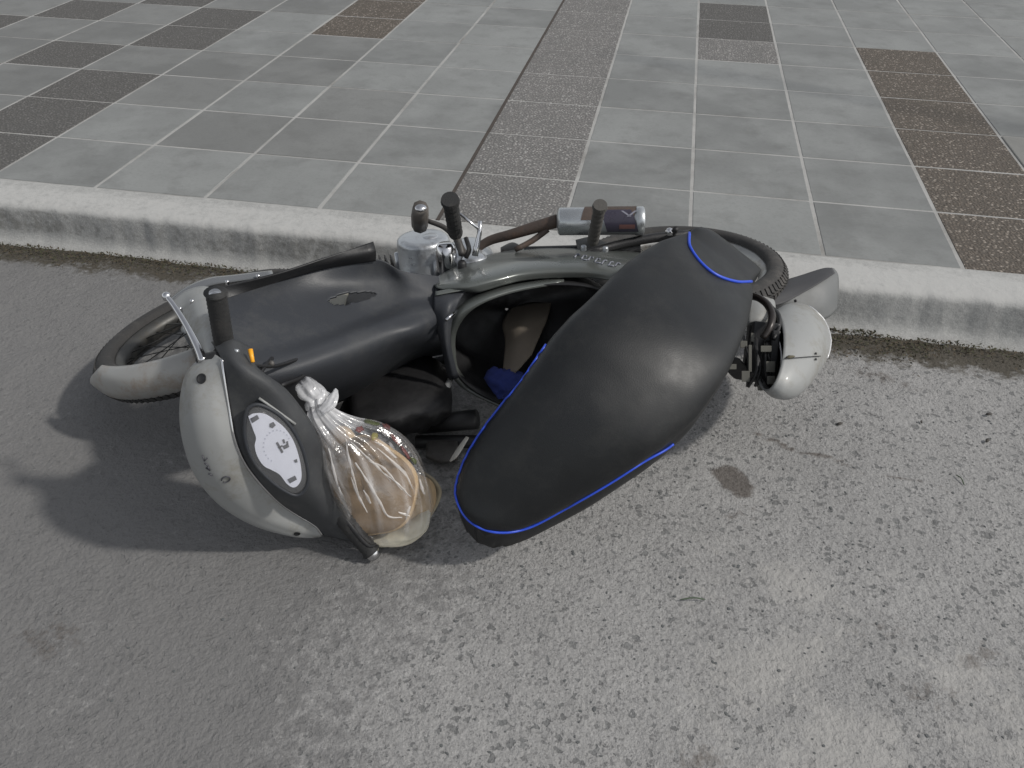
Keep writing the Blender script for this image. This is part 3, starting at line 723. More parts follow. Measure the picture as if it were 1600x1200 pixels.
# storage bucket: an open black tub sinking away from the rider
ring = catmull([B(760, 466, .13), B(850, 447, .14), B(940, 455, .13), B(1000, 500, .06), B(960, 600, -.05), B(860, 650, -.12), B(770, 625, -.12), B(720, 590, -.07), B(708, 545, .0), B(724, 495, .09), B(760, 466, .13)], 5)[:-1]
cen = sum(ring, Vector())/len(ring); nr = len(ring); V_ = []; F_ = []
for dd, sc in ((0, 1), (.03, .97), (.1, .93), (.17, .88), (.2, .78), (.205, .3), (.205, .02)):
    V_ += [cen+(q-cen)*sc-BU*dd for q in ring]
for k in range(6): F_ += [(k*nr+i, k*nr+(i+1) % nr, (k+1)*nr+(i+1) % nr, (k+1)*nr+i) for i in range(nr)]
mk('storage_bucket', V_, F_, M_BLK, bike, solid=.004, off=1)
# lettering on the side panel
bvB = BVHTree.FromPolygons([tuple(v) for v in sheet_vf(body_rows, 8, 6)[0]], sheet_vf(body_rows, 8, 6)[1])
M_DEC = mat('decal_white', (.26, .27, .31), .4)
for k in range(7):
    x = 898+k*10.5; y = 399+k*2.4; a_1 = random.uniform(-1, 2)
    stroke(bvB, [(x, y+5+a_1), (x+4, y+a_1*.5), (x+8, y+1)], .0021, M_DEC, body)
    if k % 2: stroke(bvB, [(x+2, y+6), (x+9, y+7)], .0018, M_DEC, body)

# engine group beside the kerb
ec = B(664, 405, .10)
lathe('magneto_cover', ec, BR, [(0, .064), (.05, .064), (.061, .062), (.067, .057), (.069, .050), (.069, -.03), (.072, -.034), (.072, -.05)], M_ALU, bike, n=48)
lathe('cover_cap', ec+BR*.0645+Vector((.02, .0, 0)), BR, [(0, .004), (.018, .004), (.022, 0)], M_ALU, bike, n=24)
lathe('oil_filter_cover', B(697, 398, .16), BR, [(0, .03), (.016, .03), (.024, .022), (.026, 0), (.026, -.04)], M_CHR, bike, n=28)
e_ = Acc()
for k in range(3):
    a = k*2.1+.4; e1 = BR.orthogonal().normalized(); e2 = BR.cross(e1)
    V_, F_ = tube_vf([ec+(e1*math.cos(a)+e2*math.sin(a))*.073-BR*.05, ec+(e1*math.cos(a)+e2*math.sin(a))*.073+BR*.02], .007, 10); e_.add(V_, F_)
e_.build('cover_bolts', M_ALU, bike, kind='stuff')
loft('crankcase', [(700, 398, 706, 430, .27, .03, .12), (716, 384, 722, 432, .28, .035, .12), (738, 380, 744, 430, .28, .035, .12), (756, 388, 758, 424, .27, .025, .12), (766, 398, 768, 415, .26, .015, .1)], M_ALU, bike, ex=.7)
lathe('clutch_cover', B(742, 410, .13), BR, [(0, .02), (.02, .02), (.03, .014), (.034, 0), (.034, -.06)], M_ALU, bike, n=28)
lathe('engine_cover_boss', B(722, 415, .15), BR, [(0, .012), (.008, .012), (.011, .006), (.011, -.02)], M_BLK, bike, n=16)
g = Acc()
for k in range(9):
    p = B(600+k*9, 440, .02); g.box(p, BF*.0018, BU*.05, BR*.06)
g.build('cylinder_fins', M_ENG, bike, smooth=False, kind='stuff')
# kick starter with rubber
tube('kick_starter', [B(722, 398, .17), B(716, 378, .195), B(695, 356, .22), B(668, 345, .235)], [.009, .008, .0065, .006], M_ENG, bike, sm=4)
kp = tube('kick_pedal', [B(656, 353, .225), B(656, 337, .265), B(657, 324, .295)], [.0205, .0215, .019], mat('pedal_dusty', (.10, .09, .08), .45, bump=.4, bscale=150, var=.4, vscale=30), bike, n=8)
ball('pedal_cap', B(657, 325, .292), .016, M_CHR, kp, .6)
# footpegs, rubber, standing up
def peg(name, a, b, r, m=M_RUB):
    pts = []; rr = []; n = 16
    for i in range(n+1):
        pts.append(a.lerp(b, i/n)); rr.append(r*(1.0 if i % 2 else .9))
    rr[-1] = r*1.1; rr[-2] = r*1.22
    return tube(name, pts, rr, m, bike, n=18, smooth=False)
peg('footpeg', B(712, 366, .21), B(703, 311, .33), .0185)
tube('footpeg_bracket', [B(714, 372, .19), B(722, 392, .15), B(740, 405, .12)], .010, M_ENG, bike, sm=3)
peg('passenger_footpeg', B(926, 378, .20), B(938, 320, .32), .0145, mat('peg_dusty_rubber', (.07, .066, .06), .8, bump=.5, bscale=150, var=.4, vscale=20))
loft('peg_hanger', [(900, 376, 905, 402, .33, .012, .02), (925, 372, 928, 404, .34, .014, .02), (950, 384, 952, 402, .33, .012, .02)], M_BLK, bike)
for (x, y) in ((912, 386), (946, 388)): lathe('hanger_bolt', B(x, y, .185), BR, [(0, .004), (.006, .004), (.007, 0), (.007, -.008)], M_ALU, bike, n=10)
# brake pedal rods
tube('brake_pedal', [B(712, 329, .28), B(730, 343, .26), B(748, 358, .24)], .0032, M_CHR, bike, n=8)
tube('brake_rod', [B(750, 345, .25), B(749, 365, .22), B(745, 385, .19), B(742, 400, .17)], [.005, .006, .007, .008], M_CHR, bike, n=10)
tube('gear_linkage', [B(728, 372, .20), B(733, 390, .18), B(728, 402, .16)], .006, M_ENG, bike, n=8, sm=3)
# exhaust
tube('exhaust_pipe', [B(740, 392, .13), B(765, 376, .155), B(800, 366, .175), B(840, 354, .195), B(872, 345, .21)], [.010, .012, .0135, .0155, .017], M_RUST, bike, sm=6, n=16)
tube('exhaust_bracket', [B(856, 358, .19), B(832, 376, .165), B(805, 390, .15)], [.008, .0075, .007], M_RUST, bike, sm=3)
loft('frame_lug', [(782, 388, 784, 398, .30, .008, .01), (800, 380, 803, 396, .30, .010, .01), (815, 386, 816, 396, .30, .007, .01)], M_ENG, bike)
ma, mb = B(872, 346, .21), B(1006, 345, .205); md = (mb-ma).normalized(); Lm = (mb-ma).length
muf = lathe('muffler', ma, md, [(.017, -.004), (.030, 0), (.0345, .004), (.0345, Lm*.35), (.0345, Lm*.9), (.036, Lm*.905), (.036, Lm*.985), (.033, Lm), (.027, Lm), (.025, Lm-.02), (0, Lm-.02)], M_MUF, bike, n=48)
def wrap(name, t0, t1, a0, a1, m, r=.0352, n=14, skew=0.):
    v0 = (Vector((0, 0, 1))-md*md.z).normalized(); v1 = v0.cross(md)
    if v1.y > 0: v1 = -v1
    V = []; F = []
    for i in range(n+1):
        for j in range(n+1):
            a = a0+(a1-a0)*j/n; tt = (t0+(t1-t0)*i/n)*Lm+skew*(j/n-.5)
            V.append(ma+md*tt+(v0*math.cos(a)+v1*math.sin(a))*r)
    for i in range(n):
        for j in range(n): F.append((i*(n+1)+j, i*(n+1)+j+1, (i+1)*(n+1)+j+1, (i+1)*(n+1)+j))
    return mk(name, V, F, m, muf)
wrap('heat_shield', .30, .90, rad(-60), rad(60), M_RUST, .0362, skew=-.02)
wrap('sticker', .52, .88, rad(15), rad(112), mat('sticker_purple', (.038, .034, .052), .3, var=.3, vscale=30), .0367, skew=.02)
wrap('sticker_mark', .76, .79, rad(22), rad(48), mat('sticker_white', (.20, .20, .24), .3), .0372, skew=.02)
wrap('sticker_mark', .83, .86, rad(22), rad(48), MATS['sticker_white'], .0372, skew=-.02)
wrap('sticker_band', .70, .88, rad(78), rad(96), mat('sticker_red', (.12, .06, .055), .3), .0372)
# frame rail and hinge bits next to the seat
tube('frame_rail', [B(905, 400, .14), B(960, 384, .15), B(1020, 372, .16), B(1080, 366, .16)], .012, M_BLK, bike, sm=4)
ball('indicator_bulb', B(1046, 362, .19), .010, M_CHR); tube('indicator_stub', [B(1052, 366, .17), B(1056, 358, .20)], .007, M_BLK, bike)
tube('seat_catch', [B(1078, 362, .20), B(1096, 357, .205)], .004, M_BLK, bike)
tube('shock_absorber', [B(820, 396, .12), B(900, 394, .125), B(1000, 388, .13)], .018, M_BLK, bike)

# seat
seat_st = [(1077, 362, 1176, 440, .48), (1030, 378, 1174, 482, .49), (980, 410, 1162, 524, .49), (930, 458, 1142, 570, .48), (882, 503, 1115, 616, .455), (848, 545, 1082, 660, .42), (815, 594, 1036, 700, .38),
           (780, 637, 988, 733, .335), (745, 684, 932, 769, .28), (722, 727, 880, 797, .23), (711, 767, 835, 820, .185), (720, 800, 800, 832, .155), (742, 822, 776, 834, .135)]
A_ = []
for k_, (a, b, c, d, z) in enumerate(seat_st):
    dr = .11*math.sin(math.pi*min(1, (12-k_)/11+.06)*.62)   # the right edge hangs lower than the left
    A_.append((W(a, b, z), W(c, d, z-dr)))
Ls = catmull([a[0] for a in A_], 6); Rs = catmull([a[1] for a in A_], 6); SL = len(Ls)
axis = (A_[-1][0]+A_[-1][1]-A_[0][0]-A_[0][1]).normalized()
V_ = []; F_ = []; K = 0
# extra end rings close both ends
def seat_ring(l, r, bulge, skirt, inset, endpull=0.):
    c = (l+r)/2; wv = (r-l)/2; wn = wv.normalized(); n1 = wv.cross(axis).normalized()
    if n1.z < 0: n1 = -n1
    cv = (CC-c).normalized(); nn = (n1*.45+cv*.55); nn = (nn-wn*nn.dot(wn)).normalized()
    dn_ = (Vector((0, 0, -1))*.75-nn*.25).normalized(); inset = min(inset, wv.length*.25)
    out = []
    for k in range(25):
        a = math.pi*(1-k/24); out.append(c+wv*math.copysign(abs(math.cos(a))**.9, math.cos(a))+nn*bulge*(math.sin(a)**.85))
    for k in range(1, 6):
        t = k/5; out.append(r+dn_*skirt*t-wn*inset*t*t+axis*endpull*t)
    for k in range(1, 8):
        t = k/8; out.append((r+dn_*skirt-wn*inset).lerp(l+dn_*skirt+wn*inset, t)+axis*endpull)
    for k in range(5, 0, -1):
        t = k/5; out.append(l+dn_*skirt*t+wn*inset*t*t+axis*endpull*t)
    return out
rings = []
for i in range(SL):
    t = i/(SL-1); bl = .012+.050*math.sin(math.pi*min(1, max(0, t*.92+.06)))
    rings.append(seat_ring(Ls[i], Rs[i], bl, .060 if t < .92 else .055, .012))
l0, r0_ = Ls[0], Rs[0]
# end A: rounded nose falling away past the piping
pre = []
for q, (ad, dn, sc) in enumerate(((.095, .075, .55), (.088, .055, .70), (.070, .032, .84), (.042, .013, .94), (.018, .003, .985))):
    c = (l0+r0_)/2-axis*ad+Vector((0, 0, -dn)); wv = (r0_-l0)/2*sc
    pre.append(seat_ring(c-wv, c+wv, .018*sc, .060*(1-dn*6), .012))
post = []
ll, rr_ = Ls[-1], Rs[-1]
for ad, dn, sc in ((.002, .001, .9), (.0035, .004, .55), (.004, .012, .12)):
    c = (ll+rr_)/2+axis*ad+Vector((0, 0, -dn)); wv = (rr_-ll)/2*sc
    post.append(seat_ring(c-wv, c+wv, .004*sc, .052-dn*1.5, .002))
rings = pre+rings+post
K = len(rings[0])
for q in rings: V_ += q
for i in range(len(rings)-1):
    for k in range(K): F_.append((i*K+k, i*K+(k+1) % K, (i+1)*K+(k+1) % K, (i+1)*K+k))
F_.append(tuple(range(K))); F_.append(tuple((len(rings)-1)*K+k for k in range(K)))
seat = mk('seat', V_, F_, M_SEAT, bike, label='open black vinyl seat with blue piping')
def up_(p, o=.004): return p+(CC-p).normalized()*o
bvS = BVHTree.FromPolygons([tuple(v) for v in V_], F_)
for v_ in seat.data.vertices:      # slack in the vinyl
    q_ = v_.co; v_.co = q_+v_.normal*(.0014*fbm(q_.x*9, q_.y*9, q_.z*9, 3)+.0009*max(0, fbm(q_.x*34+q_.y*12, q_.y*16-q_.x*10, 3, 2))-.0008)
def on_seat(px, py, tx, ty):
    for k in range(60):
        h = bvS.ray_cast(CC, ray(px, py).normalized())
        if h[0] is not None:
            n_ = h[1] if h[1].dot(CC-h[0]) > 0 else -h[1]
            return h[0]+n_*.0004
        d = math.hypot(tx-px, ty-py); px += (tx-px)/d; py += (ty-py)/d
def px_path(pts, n=7): return [(v.x, v.y) for v in catmull([Vector((a, b, 0)) for a, b in pts], n)]
pp = [on_seat(x, y, 900, 650) for x, y in px_path([(852, 536), (826, 573), (800, 606), (770, 645), (740, 686), (720, 727), (711, 765), (722, 800), (745, 822), (780, 832), (825, 825), (880, 797), (950, 757), (1005, 722), (1036, 705), (1052, 694)])]
V_, F_ = tube_vf(pp, .0026, 8); mk('piping', V_, F_, M_PIPE, seat)
pp = [on_seat(x, y, 1090, 480) for x, y in px_path([(1077, 364), (1078, 385), (1095, 410), (1120, 430), (1150, 440), (1174, 440)])]
V_, F_ = tube_vf(pp, .0034, 8); mk('piping', V_, F_, M_PIPE, seat)
def crease(pts, wd):
    P_ = [on_seat(x, y, 900, 650) for x, y in px_path(pts)]; V_, F_ = tube_vf([p_-(CC-p_).normalized()*wd*.72 for p_ in P_], wd, 6); mk('seat_seam', V_, F_, M_SEAT, seat)

# tail: silver shell cut open, brackets inside, grab tube, flap
tail = loft('rear_cowl', [(1199, 497, 1205, 606, .26, .052, .05), (1218, 482, 1222, 618, .245, .062, .06), (1240, 480, 1243, 620, .225, .066, .06), (1258, 489, 1260, 607, .205, .060, .06), (1273, 504, 1274, 588, .19, .046, .05), (1280, 522, 1280, 570, .18, .030, .035), (1283, 544, 1283, 548, .175, .004, .004)],
            M_SIL, bike, caps=(False, True), sm=5, n=40, solid=.004)
tube('cowl_rim', [up_(P3(q), .002) for q in ((1203, 500, .28), (1213, 520, .285), (1220, 545, .275), (1221, 570, .26), (1216, 592, .25), (1207, 605, .24))], .003, M_CHR, tail, sm=5, n=8)
loft('tail_top_cover', [(1166, 468, 1168, 505, .28, .02, .03), (1185, 466, 1187, 506, .28, .024, .03), (1204, 470, 1206, 505, .27, .02, .03)], M_SIL, bike)
# bright rolled rim at the far end of the shell
# dark seam across the shell
seamp = []
V0, F0 = None, None
tm = tail.data; bvT = BVHTree.FromPolygons([tuple(v.co+ORG[tail.name]) for v in tm.vertices], [tuple(p.vertices) for p in tm.polygons])
rp_ = []
for ang in np.linspace(-1.25, .12, 14):
    x, y = 1243+70*math.cos(ang), 552+82*math.sin(ang)
    for k_ in range(60):
        h = bvT.ray_cast(CC, ray(x, y).normalized())
        if h[0] is not None: rp_.append(h[0]+(CC-h[0]).normalized()*.002); break
        x -= math.cos(ang); y -= math.sin(ang)
V_, F_ = tube_vf(rp_, .0019, 8); mk('shell_rim', V_, F_, mat('bright_trim', (.7, .7, .7), .35, metal=.3), tail)
V_, F_ = tube_vf([hit(bvT, x, 562-(x-1222)*.09, .0004)[0] for x in range(1224, 1284, 4)], .0010, 6); mk('seam', V_, F_, M_BLK, tail)
for (x, y, r_) in ((1273, 553, .0028), (1273, 562, .0028)):
    h, nn = hit(bvT, x, y, .0006); lathe('screw', h, nn, [(0, .001), (r_, .001), (r_, -.001)], M_BLK, tail, n=10)
h = [hit(bvT, 1228+k*4, 560-k*.6, .0008)[0] for k in range(4)]
V_, F_ = tube_vf(h, [.002, .0045, .0035, .0015], 6); mk('dirt_smear', V_, F_, mat('dried_mud', (.10, .09, .06), .9), tail)
a_ = Acc()
a_.box(W(1183, 552, .22), Vector((.028, 0, 0)), Vector((0, .03, .06)), Vector((0, .02, -.012)))
a_.box(W(1150, 575, .2), Vector((.03, 0, 0)), Vector((-.03, .0, .03)), Vector((0, .02, -.012)))
a_.box(W(1195, 590, .2), Vector((.016, 0, 0)), Vector((0, .01, .022)), Vector((0, .02, -.01)))
a_.box(W(1190, 545, .24), Vector((.030, 0, 0)), Vector((0, .035, .05)), Vector((0, .03, -.02)))
a_.box(W(1205, 560, .235), Vector((.010, 0, 0)), Vector((0, .04, .05)), Vector((0, .03, -.02)))
a_.build('tail_light_housing', M_BLK, bike, smooth=False, bevel=.004)
br = Acc()
for (x, y, z, w1, h1) in ((1162, 538, .28, .008, .008), (1165, 588, .24, .009, .012), (1172, 560, .27, .0035, .03), (1197, 545, .285, .012, .007), (1204, 573, .265, .010, .012), (1205, 594, .25, .009, .009), (1145, 573, .25, .008, .006), (1176, 527, .29, .004, .01), (1188, 606, .22, .006, .006)):
    c = W(x, y, z); br.box(c, rgt*w1, upv*h1, (CC-c).normalized()*.003)
br.build('tail_brackets', mat('bracket_zinc', (.10, .098, .085), .6, metal=.2, var=.3, vscale=40), bike, smooth=False, bevel=.001, kind='stuff')
wr = Acc()
for k in range(7):
    x = 1160+random.uniform(0, 45); q_ = lambda: random.uniform(-9, 9)
    wr.tube(catmull([W(x+q_(), 518, .27), W(x+q_(), 545+q_(), .275), W(x+q_(), 575+q_(), .25), W(x+q_(), 604, .21)], 4), random.choice((.002, .003, .0045)), 6)
wr.build('tail_wiring', M_BLK, bike, kind='stuff')
tube('grab_rail', [(1172, 462, .33), (1186, 466, .335), (1199, 476, .335), (1206, 492, .33), (1203, 510, .32), (1192, 528, .30)], [.0085, .0085, .009, .009, .0085, .008], mat('grab_rail_black', (.03, .025, .023), .25, metal=.3, var=.3), bike, sm=5, n=14)
tube('tail_wire_loom', [(1205, 480, .30), (1216, 492, .31), (1217, 512, .30), (1208, 530, .29)], .0055, M_BLK, bike, sm=5, n=10)
# rear mudflap, a folded grey plastic tongue with its end turned up
M_FLAP = mat('flap_plastic', (.125, .130, .130), .55, var=.15, vscale=10, dirt=(.2, .19, .17), dirt_amt=.3)
sheet('rear_mudflap', [[(1178, 452, .20), (1215, 447, .20), (1250, 436, .20), (1285, 422, .205), (1303, 420, .20)],
                       [(1190, 466, .20), (1220, 460, .205), (1252, 448, .205), (1288, 433, .21), (1309, 430, .20)],
                       [(1215, 486, .16), (1235, 482, .17), (1262, 478, .17), (1290, 470, .17), (1310, 452, .175)],
                       [(1225, 505, .13), (1245, 506, .13), (1265, 503, .13), (1292, 497, .13), (1307, 484, .13)]], M_FLAP, bike, th=.004, nu=6, nv=6, label='grey rear mudflap')
sheet('flap_fold', [[(1176, 448, .225), (1215, 441, .222), (1250, 431, .22), (1285, 420, .22), (1300, 419, .218)], [(1180, 462, .225), (1216, 458, .224), (1250, 446, .222), (1284, 432, .222), (1302, 423, .218)], [(1186, 478, .21), (1218, 476, .21), (1250, 460, .215), (1284, 440, .22), (1304, 427, .217)]], mat('flap_dark', (.04, .04, .043), .6, var=.2), bike, th=.003)
lathe('flap_rivet', W(1243, 470, .188), CC-W(1243, 470, .188), [(0, .002), (.003, .002), (.004, 0)], M_BLK, bike, n=10)

# the low left side in the shade: floor frame, left shield wing, peg, stand
sheet('shield_wing', [[B(470, 645, -.07), B(560, 610, -.09), B(640, 570, -.09), B(700, 555, -.09)], [B(500, 690, -.16), B(580, 660, -.17), B(650, 640, -.17), B(705, 640, -.17)]], M_BLK, bike, th=.005)
loft('underbody', [(540, 585, 552, 668, .10, .02, .06), (600, 575, 612, 662, .11, .03, .08), (660, 560, 672, 652, .11, .03, .08), (695, 575, 704, 645, .09, .02, .06)], M_BLK, bike, ex=.8, fn=lambda t, a: 1+.05*math.sin(a*7+t*20))
tube('footpeg', [(745, 655, .06), (655, 663, .022)], .024, M_BLK, bike, n=20)
tube('foot_bar', [W(790, 690, .03), W(720, 690, .02), W(650, 690, .015)], .016, M_BLK, bike)
loft('centre_stand', [(668, 690, 665, 712, .03, .01, .02), (690, 688, 690, 722, .03, .012, .02), (715, 690, 716, 716, .03, .01, .02)], M_ENG, bike)
tube('stand_spring', [(704, 592, .12), (698, 605, .11), (692, 617, .10)], [.007, .0085, .006], mat('pale_plastic', (.5, .5, .48), .5, var=.2), bike, n=10)
tube('latch_hook', [(690, 572, .16), (700, 580, .15), (705, 592, .13)], .005, M_ENG, bike, n=8, sm=3)

# ------------------------------------------------------------------ things in and around the bike
M_CARD = mat('brown_cardboard', (.17, .145, .115), .85, bump=.3, bscale=60, var=.25, vscale=10)
cb = sheet('cardboard_piece', [[B(800, 480, .02), B(825, 474, .03), B(846, 472, .03), B(862, 470, .03)], [B(786, 505, .0), B(815, 500, .02), B(838, 497, .02), B(857, 492, .02)], [B(790, 535, -.02), B(808, 530, .0), B(828, 525, .0), B(848, 515, .0)], [B(785, 590, -.04), B(800, 585, -.03), B(815, 572, -.02), B(830, 555, -.02)]], M_CARD, None, th=.004)
setp(cb, 'bent brown cardboard sheet inside the open storage compartment', 'cardboard')
M_BLUE = mat('blue_cloth', (.014, .026, .14), .9, bump=.8, bscale=60, var=.4, vscale=30)
loft('blue_cloth', [(760, 590, 762, 600, .17, .01, .01), (770, 580, 772, 612, .18, .02, .02), (782, 582, 786, 618, .18, .025, .02), (796, 582, 800, 608, .18, .02, .02), (815, 585, 818, 600, .17, .01, .01)], M_BLUE, None,
     fn=lambda t, a: 1+.16*math.sin(a*5+t*9)+.08*math.sin(a*9-t*20), label='crumpled blue cloth tucked in the storage compartment beside the seat', cat='cloth')
loft('white_shard', [(728, 682, 733, 684, .08, .002, .002), (718, 695, 724, 699, .07, .003, .003), (708, 710, 714, 714, .06, .003, .003), (702, 720, 704, 722, .05, .001, .001)], mat('white_plastic', (.55, .53, .48), .5), None, label='thin white plastic sliver beside the blue edged seat', cat='plastic')

# bread in a clear bag
M_BREAD = mat('bread_crust', (.25, .172, .10), .7, bump=.5, bscale=50, var=.2, vscale=14, dirt=(.34, .25, .165), dirt_amt=.6, dscale=10)
M_BREADL = mat('bread_side', (.50, .36, .21), .8, bump=.5, bscale=60, var=.15, vscale=20)
def loaf(c, nrm, rx, h, tilt=0, label='', m=M_BREAD, sx=1.):
    a = Vector(nrm).normalized(); e = a.orthogonal().normalized(); g = a.cross(e)
    prof = [(0, h), (.35, h*.97), (.65, h*.86), (.85, h*.62), (.96, h*.28), (1., 0), (.97, -h*.3), (.9, -h*.5), (.6, -h*.6), (0, -h*.6)]
    n = 40; V = []; F = []
    for i, (r_, z) in enumerate(prof):
        for k in range(n):
            t = 2*math.pi*k/n; j = 1+.04*math.sin(3*t+1)+.03*math.sin(5*t)
            V.append(c+a*(z+.002*fbm(math.cos(t)*3, math.sin(t)*3, r_))+(e*math.cos(t)*sx+g*math.sin(t))*max(r_*rx*j, 1e-5))
    for i in range(len(prof)-1):
        for k in range(n): F.append((i*n+k, i*n+(k+1) % n, (i+1)*n+(k+1) % n, (i+1)*n+k))
    o = mk('bread_loaf', V, F, [m, M_BREADL], None, label=label, cat='bread', group='bread inside the clear bag')
    for p in o.data.polygons:
        if p.index >= 4*n: p.material_index = 1
    return o
loaf(W(578, 762, .13), Vector((-.10, -.80, .50)), .104, .03, label='large round brown loaf facing out of the clear bag')
loaf(W(532, 718, .14), Vector((-.5, -.7, .45)), .068, .03, label='smaller dark loaf at the bag side next to the dashboard')
loaf(W(640, 778, .09), Vector((.5, -.6, .5)), .058, .028, label='small pale loaf at the right bottom of the clear bag', m=M_BREADL)
loft('paper_napkin', [(570, 846, 580, 852, .02, .004, .01), (600, 832, 610, 852, .03, .01, .02), (628, 815, 640, 846, .045, .016, .02), (650, 798, 664, 828, .06, .016, .02), (662, 780, 672, 800, .07, .008, .01)], mat('white_paper', (.62, .58, .46), .8, bump=.6, bscale=50, var=.12), None,
     fn=lambda t, a: 1+.08*math.sin(a*5+t*11), label='crumpled white paper at the bottom of the bread bag', cat='paper')
# film: clear with whitish creases
fm = bpy.data.materials.new('clear_film'); fm.use_nodes = True; n = fm.node_tree; L = n.links.new
b_ = n.nodes['Principled BSDF']; out = n.nodes['Material Output']; tr = n.nodes.new('ShaderNodeBsdfTransparent'); tr.inputs[0].default_value = (.97, .97, .97, 1)
b_.inputs['Base Color'].default_value = (.72, .72, .73, 1); b_.inputs['Roughness'].default_value = .16; b_.inputs['Specular IOR Level'].default_value = .8
at = n.nodes.new('ShaderNodeAttribute'); at.attribute_name = 'crease'
tc = n.nodes.new('ShaderNodeTexCoord'); nz_ = n.nodes.new('ShaderNodeTexNoise'); nz_.inputs['Scale'].default_value = 28; nz_.inputs['Detail'].default_value = 6; L(tc.outputs['Object'], nz_.inputs['Vector'])
mr = n.nodes.new('ShaderNodeMapRange'); mr.inputs[1].default_value = .45; mr.inputs[2].default_value = .75; mr.inputs[3].default_value = .0; mr.inputs[4].default_value = .12; L(nz_.outputs[0], mr.inputs[0])
ad = n.nodes.new('ShaderNodeMath'); ad.operation = 'ADD'; ad.use_clamp = True; L(at.outputs['Fac'], ad.inputs[0]); L(mr.outputs[0], ad.inputs[1])
gl = n.nodes.new('ShaderNodeBsdfGlossy'); gl.inputs['Roughness'].default_value = .12
mg_ = n.nodes.new('ShaderNodeMixShader'); mg_.inputs[0].default_value = .07; L(tr.outputs[0], mg_.inputs[1]); L(gl.outputs[0], mg_.inputs[2])
mx = n.nodes.new('ShaderNodeMixShader'); L(ad.outputs[0], mx.inputs[0]); L(mg_.outputs[0], mx.inputs[1]); L(b_.outputs[0], mx.inputs[2]); L(mx.outputs[0], out.inputs[0])
bp = n.nodes.new('ShaderNodeBump'); bp.inputs['Strength'].default_value = .8; bp.inputs['Distance'].default_value = .006; L(nz_.outputs[0], bp.inputs['Height']); L(bp.outputs[0], b_.inputs['Normal']); L(bp.outputs[0], gl.inputs['Normal'])
bagt = thing('bread_bag', W(590, 845, 0), 'knotted clear plastic bag of bread hanging against the dashboard', 'bag')
def bag_loft(name, st, nfold, amp, crease, n=120, sm=8, ph=0.):
    Q = stations(st, sm); V = []; F = []; cr = []; LQ = len(Q)
    for i, (c, wv, nn, tf, tb) in enumerate(Q):
        t = i/(LQ-1)
        for j in range(n):
            a = 2*math.pi*j/n
            f1 = math.sin(a*nfold+ph+1.5*math.sin(t*3+a)); f2 = math.sin(a*nfold*1.7+2+t*2)
            am = amp(t); g_ = 1+am*(f1*.6+f2*.4)+.02*fbm(math.cos(a)*3, math.sin(a)*3, t*9)
            V.append(c+wv*math.cos(a)*g_+nn*math.sin(a)*(tf if math.sin(a) > 0 else tb)*g_)
            rdg = max(0, math.sin(a*nfold*1.0+ph+1.5*math.sin(t*3+a)))**9+.8*max(0, math.sin(a*nfold*2.3+3+2*t))**14
            cr.append(min(1, crease(t)+(.28*rdg*max(0, 1-t*.8))*max(0, .75+1.1*fbm(a*4, t*6, 3))))
    for i in range(LQ-1):
        for j in range(n): F.append((i*n+j, i*n+(j+1) % n, (i+1)*n+(j+1) % n, (i+1)*n+j))
    o = mk(name, V, F, fm, bagt)
    at_ = o.data.attributes.new('crease', 'FLOAT', 'POINT'); at_.data.foreach_set('value', [max(0, c_) for c_ in cr]); return o
bag_loft('bag_body', [(484, 632, 508, 626, .34, .012, .012), (482, 655, 524, 640, .325, .022, .02), (488, 680, 552, 652, .30, .035, .03), (496, 710, 592, 662, .265, .05, .04), (506, 738, 632, 686, .225, .062, .05), (520, 766, 656, 722, .18, .068, .055),
                      (536, 796, 672, 762, .135, .066, .055), (552, 822, 676, 800, .09, .056, .05), (572, 842, 664, 826, .055, .036, .03), (590, 849, 648, 840, .04, .015, .02), (612, 848, 624, 846, .035, .003, .005)], 11,
         lambda t: .15*max(0, 1-t*1.3)+.022, lambda t: .75*max(0, 1-t*3.6)+.02)
bag_loft('bag_knot', [(484, 618, 506, 610, .36, .014, .014), (478, 628, 516, 618, .355, .02, .02), (480, 640, 514, 632, .345, .018, .018)], 6, lambda t: .2, lambda t: .55, sm=5, n=60)
bag_loft('bag_tail', [(468, 600, 484, 590, .37, .006, .006), (464, 610, 494, 598, .375, .016, .012), (470, 622, 504, 606, .37, .018, .014), (484, 630, 510, 618, .36, .010, .01)], 5, lambda t: .22, lambda t: .35, sm=5, n=60)
bag_loft('bag_ear', [(522, 608, 528, 610, .37, .003, .003), (516, 618, 528, 622, .37, .006, .006), (508, 630, 522, 636, .36, .007, .007), (498, 640, 508, 646, .35, .006, .006)], 4, lambda t: .2, lambda t: .5, sm=5, n=40)
